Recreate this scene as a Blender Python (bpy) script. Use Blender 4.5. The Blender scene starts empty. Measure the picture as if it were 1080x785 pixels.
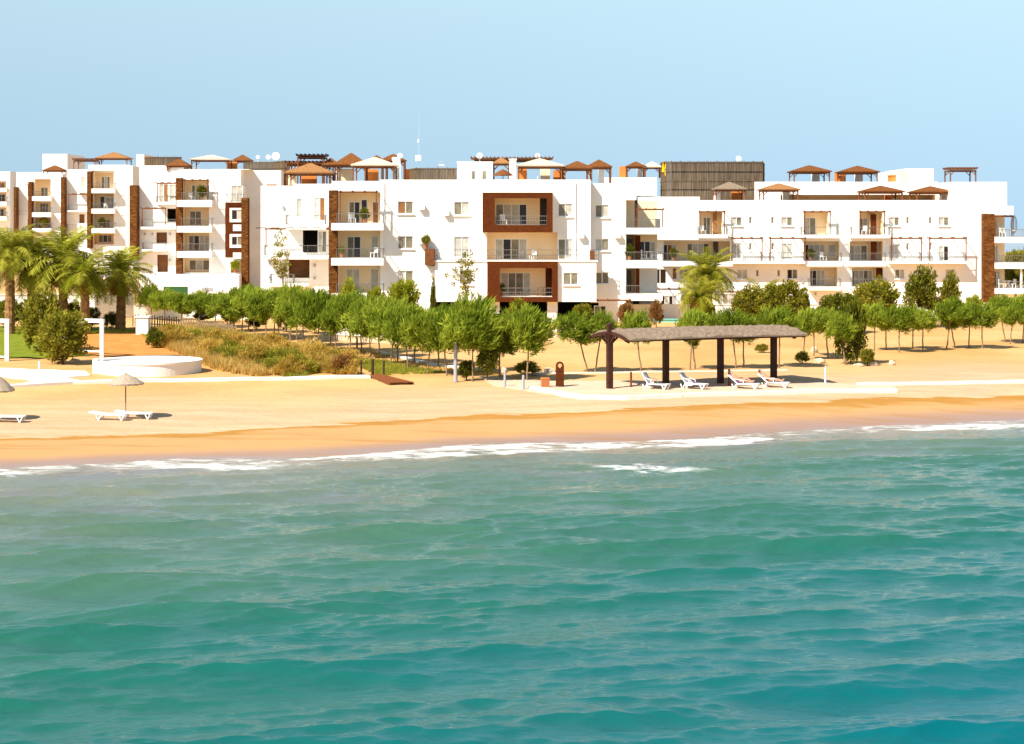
import bpy, math, random
import numpy as np
from math import radians, sin, cos, pi, sqrt, atan2, asin

random.seed(7)
rng = np.random.default_rng(7)
S = bpy.context.scene
COL = S.collection

# ------------------------------------------------------------------ survey of the place
F = 2000.0          # focal length in survey pixels (1080 wide)
HC = 10.5           # height of the eye above the sea
YH = 236.0          # horizon row


def X_(px, D): return (px - 540.0) / F * D
def Z_(py, D): return HC - (py - YH) * D / F


def curve(points, zed):
    xs, ys = [], []
    for px, py in points:
        D = F * (HC - zed) / (py - YH)
        xs.append(X_(px, D)); ys.append(D)
    xs = [xs[0] - 400, xs[0] - 60] + xs + [xs[-1] + 60, xs[-1] + 400]
    ys = [ys[0] - 30, ys[0] - 8] + ys + [ys[-1] + 10, ys[-1] + 30]
    return np.array(xs), np.array(ys)


SH = curve([(0, 494), (120, 487), (240, 484), (370, 480), (440, 471), (560, 468), (640, 466), (720, 463),
            (800, 456), (900, 450), (1000, 446), (1080, 442)], 0.0)
PL = curve([(0, 406), (120, 403), (260, 401), (400, 401), (470, 406), (540, 413), (620, 420), (700, 420),
            (860, 415), (960, 411), (1080, 407)], 1.05)


def smooth_interp(x, c):
    # slight smoothing of the polyline
    acc = 0
    for d in (-3, -1.5, 0, 1.5, 3):
        acc = acc + np.interp(np.asarray(x) + d, c[0], c[1])
    return acc / 5.0


def Ys(x): return smooth_interp(x, SH)
def Yp(x): return smooth_interp(x, PL)


def zg(x, y):
    x = np.asarray(x, float); y = np.asarray(y, float)
    s = Ys(x); p = Yp(x)
    t = (y - s) / np.maximum(p - s, 1.0)
    under = np.maximum(-3.0, -0.07 * (s - y))
    tt = np.clip(t, 0, 1)
    beach = 1.05 * (1 - (1 - tt) ** 1.6)
    land = 1.05 + np.minimum(0.95, 0.015 * np.maximum(0, y - p))
    return np.where(t < 0, under, np.where(t < 1, beach, land))


def hit(px, py):
    """point of the ground seen at a survey pixel"""
    lo, hi = 60.0, 600.0
    for _ in range(60):
        m = (lo + hi) / 2
        zr = Z_(py, m)
        if zr > float(zg(X_(px, m), m)): lo = m
        else: hi = m
    return X_(px, lo), lo, float(zg(X_(px, lo), lo))


# ------------------------------------------------------------------ materials
def mat(name, color, rough=0.7, spec=0.3, noise=None, bump=None, metal=0.0):
    """noise: (scale, amount) colour variation, bump: (scale, strength, distance)"""
    m = bpy.data.materials.new(name); m.use_nodes = True
    nt = m.node_tree; b = nt.nodes['Principled BSDF']
    b.inputs['Base Color'].default_value = (*color, 1)
    b.inputs['Roughness'].default_value = rough
    b.inputs['Specular IOR Level'].default_value = spec
    b.inputs['Metallic'].default_value = metal
    if noise or bump:
        tc = nt.nodes.new('ShaderNodeNewGeometry')
    if noise:
        n = nt.nodes.new('ShaderNodeTexNoise'); n.inputs['Scale'].default_value = noise[0]
        n.inputs['Detail'].default_value = 6; n.inputs['Roughness'].default_value = 0.6
        nt.links.new(tc.outputs['Position'], n.inputs['Vector'])
        mx = nt.nodes.new('ShaderNodeMix'); mx.data_type = 'RGBA'
        a = noise[1]
        mx.inputs['A'].default_value = (*[c * (1 - a) for c in color], 1)
        mx.inputs['B'].default_value = (*[min(1, c * (1 + a)) for c in color], 1)
        rp = nt.nodes.new('ShaderNodeMapRange'); rp.inputs['From Min'].default_value = 0.3; rp.inputs['From Max'].default_value = 0.7
        nt.links.new(n.outputs['Fac'], rp.inputs['Value'])
        nt.links.new(rp.outputs['Result'], mx.inputs['Factor'])
        nt.links.new(mx.outputs['Result'], b.inputs['Base Color'])
    if bump:
        n2 = nt.nodes.new('ShaderNodeTexNoise'); n2.inputs['Scale'].default_value = bump[0]; n2.inputs['Detail'].default_value = 5
        nt.links.new(tc.outputs['Position'], n2.inputs['Vector'])
        bp = nt.nodes.new('ShaderNodeBump'); bp.inputs['Strength'].default_value = bump[1]; bp.inputs['Distance'].default_value = bump[2]
        nt.links.new(n2.outputs['Fac'], bp.inputs['Height'])
        nt.links.new(bp.outputs['Normal'], b.inputs['Normal'])
    return m


def leaf_mat(name, c1, c2, trans=0.35):
    m = bpy.data.materials.new(name); m.use_nodes = True
    nt = m.node_tree; nt.nodes.remove(nt.nodes['Principled BSDF'])
    out = nt.nodes['Material Output']
    at = nt.nodes.new('ShaderNodeAttribute'); at.attribute_name = 'leafvar'
    oi = nt.nodes.new('ShaderNodeObjectInfo')
    ad = nt.nodes.new('ShaderNodeMath'); ad.operation = 'MULTIPLY_ADD'
    nt.links.new(oi.outputs['Random'], ad.inputs[0]); ad.inputs[1].default_value = 0.5
    nt.links.new(at.outputs['Fac'], ad.inputs[2])
    sb = nt.nodes.new('ShaderNodeMath'); sb.operation = 'SUBTRACT'; nt.links.new(ad.outputs[0], sb.inputs[0]); sb.inputs[1].default_value = 0.24
    sb.use_clamp = True
    mx = nt.nodes.new('ShaderNodeMix'); mx.data_type = 'RGBA'
    mx.inputs['A'].default_value = (*c1, 1); mx.inputs['B'].default_value = (*c2, 1)
    nt.links.new(sb.outputs[0], mx.inputs['Factor'])
    d = nt.nodes.new('ShaderNodeBsdfDiffuse'); t = nt.nodes.new('ShaderNodeBsdfTranslucent')
    nt.links.new(mx.outputs['Result'], d.inputs['Color']); nt.links.new(mx.outputs['Result'], t.inputs['Color'])
    ms = nt.nodes.new('ShaderNodeMixShader'); ms.inputs['Fac'].default_value = trans
    nt.links.new(d.outputs[0], ms.inputs[1]); nt.links.new(t.outputs[0], ms.inputs[2])
    nt.links.new(ms.outputs[0], out.inputs['Surface'])
    return m


M = {}
M['white'] = mat('white_render', (0.84, 0.815, 0.765), 0.85, 0.2, noise=(0.6, 0.06))
M['cream'] = mat('cream_warm_shade', (0.86, 0.68, 0.44), 0.85, 0.2, noise=(0.5, 0.06))  # cream render; in balcony recesses the warm shaded light is put into the colour
M['dark'] = mat('dark_panel_and_shade', (0.06, 0.045, 0.035), 0.9, 0.1)  # near-black brown; in the ground-floor void the shade is painted into it
M['frame_brown'] = mat('brown_cladding', (0.092, 0.022, 0.0035), 0.7, 0.1, noise=(3, 0.25))
M['wood'] = mat('brown_timber', (0.16, 0.055, 0.018), 0.7, 0.2, noise=(2.5, 0.3))
M['dark_wood'] = mat('dark_timber', (0.050, 0.016, 0.010), 0.65, 0.25, noise=(4, 0.35), bump=(12, 0.4, 0.02))
M['tile'] = mat('brown_roof_tiles', (0.17, 0.062, 0.018), 0.85, 0.1, noise=(6, 0.4), bump=(9, 0.6, 0.05))
M['tile_ochre'] = mat('ochre_roof_tiles', (0.30, 0.145, 0.055), 0.85, 0.1, noise=(6, 0.35), bump=(9, 0.6, 0.05))
M['canvas'] = mat('pale_canvas', (0.62, 0.50, 0.36), 0.8, 0.2, noise=(3, 0.06))
M['orange'] = mat('orange_render', (0.62, 0.20, 0.045), 0.85, 0.2, noise=(1.2, 0.12))
M['upvc'] = mat('white_window_frame', (0.80, 0.79, 0.76), 0.4, 0.4)
M['pane_c'] = mat('curtained_glass', (0.46, 0.44, 0.38), 0.3, 0.25, noise=(2.0, 0.25))
M['pane_m'] = mat('grey_glass', (0.20, 0.175, 0.12), 0.25, 0.25, noise=(1.5, 0.35))
M['pane_d'] = mat('dark_glass', (0.030, 0.018, 0.010), 0.15, 0.3)
M['pane_b'] = mat('brown_shutter', (0.26, 0.11, 0.03), 0.5, 0.3, noise=(2, 0.2))
M['rail'] = mat('grey_metal_rail', (0.16, 0.145, 0.13), 0.45, 0.5)
M['white_metal'] = mat('white_metal', (0.82, 0.81, 0.79), 0.4, 0.4)
M['grey_metal'] = mat('grey_metal', (0.34, 0.35, 0.38), 0.5, 0.4)
M['pale_metal'] = mat('galvanised_metal', (0.42, 0.47, 0.52), 0.5, 0.3)
M['plastic'] = mat('white_plastic', (0.83, 0.82, 0.80), 0.4, 0.4)
M['sling'] = mat('grey_sling_fabric', (0.50, 0.48, 0.48), 0.8, 0.2)
M['towel_purple'] = mat('purple_towel', (0.20, 0.10, 0.38), 0.9, 0.1)
M['towel_pink'] = mat('pink_towel', (0.75, 0.38, 0.36), 0.9, 0.1)
M['towel_white'] = mat('white_towel', (0.8, 0.78, 0.74), 0.9, 0.1)
M['skin'] = mat('bather_skin', (0.56, 0.26, 0.16), 0.55, 0.3, noise=(8, 0.08))  # even skin colour with slight random mottling
M['hair'] = mat('brown_hair', (0.07, 0.03, 0.015), 0.6, 0.3)
M['swim'] = mat('red_swimwear', (0.50, 0.10, 0.06), 0.7, 0.2)
M['thatch'] = mat('weathered_thatch', (0.225, 0.165, 0.115), 0.95, 0.1, noise=(5, 0.22), bump=(25, 0.4, 0.02))
M['straw'] = mat('straw_parasol', (0.38, 0.30, 0.22), 0.95, 0.1, noise=(10, 0.2), bump=(30, 0.6, 0.02))
M['concrete'] = mat('pale_concrete', (0.74, 0.70, 0.63), 0.9, 0.2, noise=(0.7, 0.08), bump=(6, 0.2, 0.02))
M['paving'] = mat('pinkish_paving', (0.60, 0.43, 0.30), 0.9, 0.2, noise=(0.8, 0.10), bump=(5, 0.2, 0.02))
M['rock'] = mat('sandy_rock', (0.60, 0.46, 0.31), 0.9, 0.2, noise=(1.5, 0.25), bump=(4, 0.6, 0.1))
M['trunk'] = mat('pale_bark', (0.27, 0.18, 0.11), 0.9, 0.1, noise=(5, 0.35))
M['trunk_dark'] = mat('dark_bark', (0.10, 0.06, 0.035), 0.95, 0.1, noise=(5, 0.35))
M['palm_trunk'] = mat('palm_bark', (0.26, 0.135, 0.055), 0.95, 0.1, noise=(4, 0.5), bump=(7, 0.9, 0.08))
M['yellow'] = mat('yellow_cloth', (0.75, 0.50, 0.01), 0.8, 0.2)
M['green_net'] = mat('green_shutter', (0.03, 0.10, 0.03), 0.7, 0.2)
M['turquoise'] = mat('turquoise_coping', (0.20, 0.55, 0.48), 0.6, 0.3)
M['terracotta'] = mat('terracotta', (0.42, 0.15, 0.06), 0.85, 0.2)
M['rust'] = mat('rust_brown_deck', (0.22, 0.065, 0.016), 0.8, 0.2, noise=(3, 0.25))
M['leaf_row'] = leaf_mat('bright_tree_leaves', (0.125, 0.185, 0.012), (0.46, 0.52, 0.06), 0.55)
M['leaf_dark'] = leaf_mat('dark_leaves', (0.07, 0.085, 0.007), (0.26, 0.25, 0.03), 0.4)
M['leaf_olive'] = leaf_mat('olive_leaves', (0.15, 0.15, 0.012), (0.42, 0.37, 0.05), 0.45)
M['leaf_red'] = leaf_mat('reddish_leaves', (0.19, 0.115, 0.03), (0.42, 0.20, 0.07), 0.4)
M['leaf_lime'] = leaf_mat('lime_leaves', (0.20, 0.23, 0.010), (0.50, 0.50, 0.05), 0.5)
M['leaf_palm'] = leaf_mat('palm_fronds', (0.20, 0.215, 0.013), (0.52, 0.50, 0.07), 0.5)
M['leaf_dead'] = leaf_mat('dead_fronds', (0.28, 0.14, 0.03), (0.45, 0.24, 0.06), 0.3)
M['grass_dry'] = leaf_mat('dry_grass_blades', (0.42, 0.27, 0.05), (0.80, 0.56, 0.20), 0.42)
M['scrub'] = leaf_mat('dry_scrub_leaves', (0.36, 0.235, 0.03), (0.74, 0.52, 0.13), 0.5)
M['grass_green'] = leaf_mat('green_grass_blades', (0.19, 0.21, 0.02), (0.42, 0.40, 0.06), 0.42)


def stone_mat():
    m = mat('brown_stone_cladding', (0.22, 0.09, 0.03), 0.9, 0.1)
    nt = m.node_tree; b = nt.nodes['Principled BSDF']
    g = nt.nodes.new('ShaderNodeNewGeometry')
    mp = nt.nodes.new('ShaderNodeMapping'); mp.inputs['Scale'].default_value = (3.2, 3.2, 5.5)
    nt.links.new(g.outputs['Position'], mp.inputs['Vector'])
    v = nt.nodes.new('ShaderNodeTexVoronoi'); v.inputs['Scale'].default_value = 1.0
    nt.links.new(mp.outputs['Vector'], v.inputs['Vector'])
    sep = nt.nodes.new('ShaderNodeSeparateColor'); nt.links.new(v.outputs['Color'], sep.inputs['Color'])
    r = nt.nodes.new('ShaderNodeValToRGB')
    e = r.color_ramp.elements
    e[0].position = 0; e[0].color = (0.075, 0.026, 0.006, 1)
    e[1].position = 1; e[1].color = (0.17, 0.07, 0.017, 1)
    k = e.new(0.6); k.color = (0.125, 0.045, 0.010, 1)
    nt.links.new(sep.outputs['Red'], r.inputs['Fac']); nt.links.new(r.outputs['Color'], b.inputs['Base Color'])
    bp = nt.nodes.new('ShaderNodeBump'); bp.inputs['Strength'].default_value = 0.8; bp.inputs['Distance'].default_value = 0.08
    nt.links.new(v.outputs['Distance'], bp.inputs['Height']); nt.links.new(bp.outputs['Normal'], b.inputs['Normal'])
    return m


def reed_mat():
    m = mat('brown_reed_screen', (0.2, 0.12, 0.06), 0.95, 0.1)
    nt = m.node_tree; b = nt.nodes['Principled BSDF']
    g = nt.nodes.new('ShaderNodeNewGeometry')
    n = nt.nodes.new('ShaderNodeTexNoise'); n.inputs['Scale'].default_value = 1.0; n.inputs['Detail'].default_value = 4
    mp = nt.nodes.new('ShaderNodeMapping'); mp.inputs['Scale'].default_value = (9, 9, 0.7)
    nt.links.new(g.outputs['Position'], mp.inputs['Vector']); nt.links.new(mp.outputs['Vector'], n.inputs['Vector'])
    r = nt.nodes.new('ShaderNodeValToRGB'); e = r.color_ramp.elements
    e[0].position = 0.3; e[0].color = (0.080, 0.052, 0.028, 1); e[1].position = 0.7; e[1].color = (0.205, 0.145, 0.09, 1)
    nt.links.new(n.outputs['Fac'], r.inputs['Fac']); nt.links.new(r.outputs['Color'], b.inputs['Base Color'])
    return m


M['stone'] = stone_mat()
M['reed'] = reed_mat()

# ------------------------------------------------------------------ mesh helpers


class MB:
    def __init__(s): s.v = []; s.f = []; s.mi = []

    def add(s, vs, fs, mi=0):
        o = len(s.v); s.v += [tuple(map(float, p)) for p in vs]
        for f in fs: s.f.append(tuple(i + o for i in f)); s.mi.append(mi)

    def box(s, x0, x1, y0, y1, z0, z1, mi=0):
        vs = [(x0, y0, z0), (x1, y0, z0), (x1, y1, z0), (x0, y1, z0), (x0, y0, z1), (x1, y0, z1), (x1, y1, z1), (x0, y1, z1)]
        s.add(vs, [(0, 3, 2, 1), (4, 5, 6, 7), (0, 1, 5, 4), (1, 2, 6, 5), (2, 3, 7, 6), (3, 0, 4, 7)], mi)

    def bar(s, a, b, w, h=None, mi=0):
        """square bar between two points"""
        h = h or w
        a = np.array(a, float); b = np.array(b, float); d = b - a; L = np.linalg.norm(d); d /= L
        up = np.array((0, 0, 1.0)) if abs(d[2]) < 0.95 else np.array((0, 1.0, 0))
        u = np.cross(d, up); u /= np.linalg.norm(u); v = np.cross(u, d)
        q = [(-1, -1), (1, -1), (1, 1), (-1, 1)]
        vs = [a + u * w / 2 * i + v * h / 2 * j for i, j in q] + [b + u * w / 2 * i + v * h / 2 * j for i, j in q]
        s.add(vs, [(3, 2, 1, 0), (4, 5, 6, 7), (0, 1, 5, 4), (1, 2, 6, 5), (2, 3, 7, 6), (3, 0, 4, 7)], mi)

    def tube(s, pts, radii, n=8, mi=0, cap=True):
        pts = [np.array(p, float) for p in pts]
        rings = []
        for i, p in enumerate(pts):
            d = (pts[min(i + 1, len(pts) - 1)] - pts[max(i - 1, 0)]); d /= np.linalg.norm(d) + 1e-9
            up = np.array((1.0, 0, 0)) if abs(d[0]) < 0.9 else np.array((0, 1.0, 0))
            u = np.cross(d, up); u /= np.linalg.norm(u); w = np.cross(d, u)
            r = radii[i] if hasattr(radii, '__len__') else radii
            rings.append([p + r * (cos(2 * pi * k / n) * u + sin(2 * pi * k / n) * w) for k in range(n)])
        vs = [q for r in rings for q in r]; fs = []
        for i in range(len(pts) - 1):
            for k in range(n):
                fs.append((i * n + k, i * n + (k + 1) % n, (i + 1) * n + (k + 1) % n, (i + 1) * n + k))
        if cap:
            fs.append(tuple(range(n))[::-1]); fs.append(tuple((len(pts) - 1) * n + k for k in range(n)))
        s.add(vs, fs, mi)

    def lathe(s, prof, n=24, cx=0, cy=0, cz=0, mi=0):
        vs = []; fs = []
        for r, z in prof:
            for k in range(n): vs.append((cx + r * cos(2 * pi * k / n), cy + r * sin(2 * pi * k / n), cz + z))
        for i in range(len(prof) - 1):
            for k in range(n): fs.append((i * n + k, i * n + (k + 1) % n, (i + 1) * n + (k + 1) % n, (i + 1) * n + k))
        s.add(vs, fs, mi)

    def build(s, name, m, parent=None, origin=(0, 0, 0), smooth=False, sub=False):
        me = bpy.data.meshes.new(name)
        ox, oy, oz = origin
        me.from_pydata([(x - ox, y - oy, z - oz) for x, y, z in s.v], [], s.f)
        for mm in (m if isinstance(m, (list, tuple)) else [m]): me.materials.append(mm)
        if isinstance(m, (list, tuple)): me.polygons.foreach_set('material_index', s.mi)
        if smooth: me.polygons.foreach_set('use_smooth', [True] * len(me.polygons))
        me.update()
        o = bpy.data.objects.new(name, me); COL.objects.link(o)
        if parent: o.parent = parent
        return o


def thing(name, label, cat, loc=(0, 0, 0), rz=0, group=None):
    o = bpy.data.objects.new(name, None); COL.objects.link(o)
    o.empty_display_size = 0.2
    o.location = loc; o.rotation_euler = (0, 0, rz)
    o['label'] = label; o['category'] = cat
    if group: o['group'] = group
    return o


def tag(o, label, cat, group=None, kind=None):
    if label: o['label'] = label
    if cat: o['category'] = cat
    if group: o['group'] = group
    if kind: o['kind'] = kind
    return o


def child(name, me, parent, loc=(0, 0, 0), rot=(0, 0, 0), scale=(1, 1, 1)):
    o = bpy.data.objects.new(name, me); COL.objects.link(o); o.parent = parent
    o.location = loc; o.rotation_euler = rot; o.scale = scale
    return o


def np_mesh(name, verts, faces, m, var=None, smooth=False):
    """faces (n,4) or (n,3) arrays; var: per-face leaf variation"""
    me = bpy.data.meshes.new(name)
    k = faces.shape[1]
    me.vertices.add(len(verts)); me.vertices.foreach_set('co', verts.astype(np.float32).ravel())
    me.loops.add(faces.size); me.loops.foreach_set('vertex_index', faces.astype(np.int32).ravel())
    me.polygons.add(len(faces)); me.polygons.foreach_set('loop_start', np.arange(0, faces.size, k, dtype=np.int32))
    me.polygons.foreach_set('loop_total', np.full(len(faces), k, dtype=np.int32))
    if smooth: me.polygons.foreach_set('use_smooth', np.ones(len(faces), bool))
    me.materials.append(m)
    if var is not None:
        a = me.attributes.new('leafvar', 'FLOAT', 'FACE'); a.data.foreach_set('value', var.astype(np.float32))
    me.update(calc_edges=True)
    return me


# ------------------------------------------------------------------ camera, sky, sun
cam = bpy.data.cameras.new('camera'); co = bpy.data.objects.new('camera', cam); COL.objects.link(co)
co.location = (0, 0, HC); co.rotation_euler = (radians(90), 0, 0)
cam.sensor_width = 36; cam.lens = F / 1080 * 36
cam.shift_y = -(392.5 - YH) / 1080
cam.clip_start = 0.5; cam.clip_end = 9000
S.camera = co

SUN = np.array((-0.52, -0.50, 0.74)); SUN /= np.linalg.norm(SUN)
sl = bpy.data.lights.new('sun', 'SUN'); sl.energy = 4.6; sl.angle = radians(0.53); sl.color = (1.0, 0.93, 0.82)
so = bpy.data.objects.new('sun', sl); COL.objects.link(so)
import mathutils
so.rotation_euler = mathutils.Vector(SUN).to_track_quat('Z', 'Y').to_euler()
so.location = (-60, -20, 80)

w = bpy.data.worlds.new('World'); S.world = w; w.use_nodes = True
nt = w.node_tree; bg = nt.nodes['Background']
sky = nt.nodes.new('ShaderNodeTexSky'); sky.sky_type = 'NISHITA'; sky.sun_disc = False
sky.sun_elevation = asin(SUN[2]); sky.sun_rotation = atan2(SUN[0], SUN[1])
sky.air_density = 1.0; sky.dust_density = 0.4; sky.ozone_density = 1.0; sky.altitude = 10
# look the sky colour up a little above the true direction: the clear air of the place, without a dusty horizon
wtc = nt.nodes.new('ShaderNodeTexCoord'); wsep = nt.nodes.new('ShaderNodeSeparateXYZ'); wcmb = nt.nodes.new('ShaderNodeCombineXYZ')
wmr = nt.nodes.new('ShaderNodeMapRange'); wmr.inputs['From Min'].default_value = -0.02; wmr.inputs['From Max'].default_value = 0.12
wmr.inputs['To Min'].default_value = 0.22; wmr.inputs['To Max'].default_value = 0.165
wmx = nt.nodes.new('ShaderNodeMath'); wmx.operation = 'MAXIMUM'
nt.links.new(wtc.outputs['Generated'], wsep.inputs[0])
nt.links.new(wsep.outputs['X'], wcmb.inputs['X']); nt.links.new(wsep.outputs['Y'], wcmb.inputs['Y'])
nt.links.new(wsep.outputs['Z'], wmr.inputs['Value']); nt.links.new(wmr.outputs['Result'], wmx.inputs[0])
nt.links.new(wsep.outputs['Z'], wmx.inputs[1]); nt.links.new(wmx.outputs[0], wcmb.inputs['Z'])
wnm = nt.nodes.new('ShaderNodeVectorMath'); wnm.operation = 'NORMALIZE'
nt.links.new(wcmb.outputs[0], wnm.inputs[0]); nt.links.new(wnm.outputs[0], sky.inputs['Vector'])
wtint = nt.nodes.new('ShaderNodeMix'); wtint.data_type = 'RGBA'; wtint.blend_type = 'MULTIPLY'; wtint.inputs['Factor'].default_value = 1.0
wtint.inputs['B'].default_value = (1.09, 1.06, 0.93, 1)      # the warm-green white balance of the picture
nt.links.new(sky.outputs['Color'], wtint.inputs['A']); nt.links.new(wtint.outputs['Result'], bg.inputs['Color'])
bg.inputs['Strength'].default_value = 0.087
S.view_settings.view_transform = 'Standard'; S.view_settings.look = 'None'
S.view_settings.exposure = 0.93; S.view_settings.gamma = 1.0
S.view_settings.use_curve_mapping = False
S.cycles.max_bounces = 8; S.cycles.diffuse_bounces = 5; S.cycles.glossy_bounces = 3; S.cycles.transmission_bounces = 4
S.cycles.transparent_max_bounces = 6; S.cycles.caustics_reflective = False; S.cycles.caustics_refractive = False

# ------------------------------------------------------------------ ground


def axis(vals):
    out = []
    for a, b, st in vals:
        n = max(1, int(round((b - a) / st))); out += list(a + (b - a) * np.arange(n) / n)
    return np.array(out + [vals[-1][1]])


def grid_faces(nx, ny):
    i = np.arange(nx - 1)[None, :] + nx * np.arange(ny - 1)[:, None]
    return np.stack([i, i + 1, i + nx + 1, i + nx], -1).reshape(-1, 4)


WET = [(0, 462), (60, 461), (120, 459), (190, 457), (250, 454), (330, 449), (400, 446), (470, 441), (520, 438), (560, 436), (640, 434), (700, 430), (780, 427), (860, 424), (960, 421), (1080, 418)]
wx, wy = [], []
for p in WET:
    h = hit(*p); wx.append(h[0]); wy.append(h[1])
wx = [wx[0] - 60] + wx + [wx[-1] + 60]; wy = [wy[0] - 8] + wy + [wy[-1] + 10]

gx = axis([(-900, -120, 60), (-120, -50, 3), (-50, 50, 0.4), (50, 120, 3), (120, 900, 60)])
gy = axis([(55, 74, 3), (74, 125, 0.3), (125, 180, 0.8), (180, 300, 6), (300, 560, 26)])
GX, GY = np.meshgrid(gx, gy)
gz = zg(GX, GY)
edge = np.clip((GY - Ys(GX)) / 2.0, 0, 1)


def vnoise(x, y, seed, sc):
    r = np.random.default_rng(seed); out = 0; a = 1
    for o in range(3):
        for _ in range(4):
            th = r.uniform(0, 2 * pi); k = 2 * pi / sc * (2 ** o) * r.uniform(0.7, 1.3)
            out = out + a * np.sin(k * (cos(th) * x + sin(th) * y) + r.uniform(0, 6.28))
        a *= 0.5
    return out / 6.0


# little mounds on the dry sand and the raised planted area under the trees
gz = gz + edge * (0.05 * vnoise(GX, GY, 3, 5.0) + 0.02 * vnoise(GX, GY, 4, 1.4)) * (GY < 400)
wetd = GY - np.interp(GX, np.array(wx), np.array(wy)) + 0.5 * vnoise(GX, GY, 5, 9.0)
shored = GY - Ys(GX)
gm = np_mesh('beach', np.stack([GX, GY, gz], -1).reshape(-1, 3), grid_faces(len(gx), len(gy)), None or M['rock'], smooth=True)
for nm, arr in (('wetd', wetd), ('shored', shored)):
    a = gm.attributes.new(nm, 'FLOAT', 'POINT'); a.data.foreach_set('value', arr.astype(np.float32).ravel())


def node(nt, t, **kw):
    n = nt.nodes.new(t)
    for k, v in kw.items():
        if k in n.inputs: n.inputs[k].default_value = v
        else: setattr(n, k, v)
    return n


def maprange(nt, src, a, b, c=0.0, d=1.0, smooth=True):
    n = node(nt, 'ShaderNodeMapRange'); n.interpolation_type = 'SMOOTHSTEP' if smooth else 'LINEAR'
    n.inputs['From Min'].default_value = a; n.inputs['From Max'].default_value = b
    n.inputs['To Min'].default_value = c; n.inputs['To Max'].default_value = d
    nt.links.new(src, n.inputs['Value']); return n.outputs['Result']


def mixc(nt, fac, a, b):
    n = node(nt, 'ShaderNodeMix', data_type='RGBA')
    nt.links.new(fac, n.inputs['Factor']) if not isinstance(fac, float) else setattr(n.inputs['Factor'], 'default_value', fac)
    for s, k in ((a, 'A'), (b, 'B')):
        if isinstance(s, tuple): n.inputs[k].default_value = (*s, 1)
        else: nt.links.new(s, n.inputs[k])
    return n.outputs['Result']


def math_(nt, op, a, b):
    n = node(nt, 'ShaderNodeMath', operation=op)
    for i, s in enumerate((a, b)):
        if isinstance(s, (int, float)): n.inputs[i].default_value = s
        else: nt.links.new(s, n.inputs[i])
    return n.outputs[0]


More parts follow.
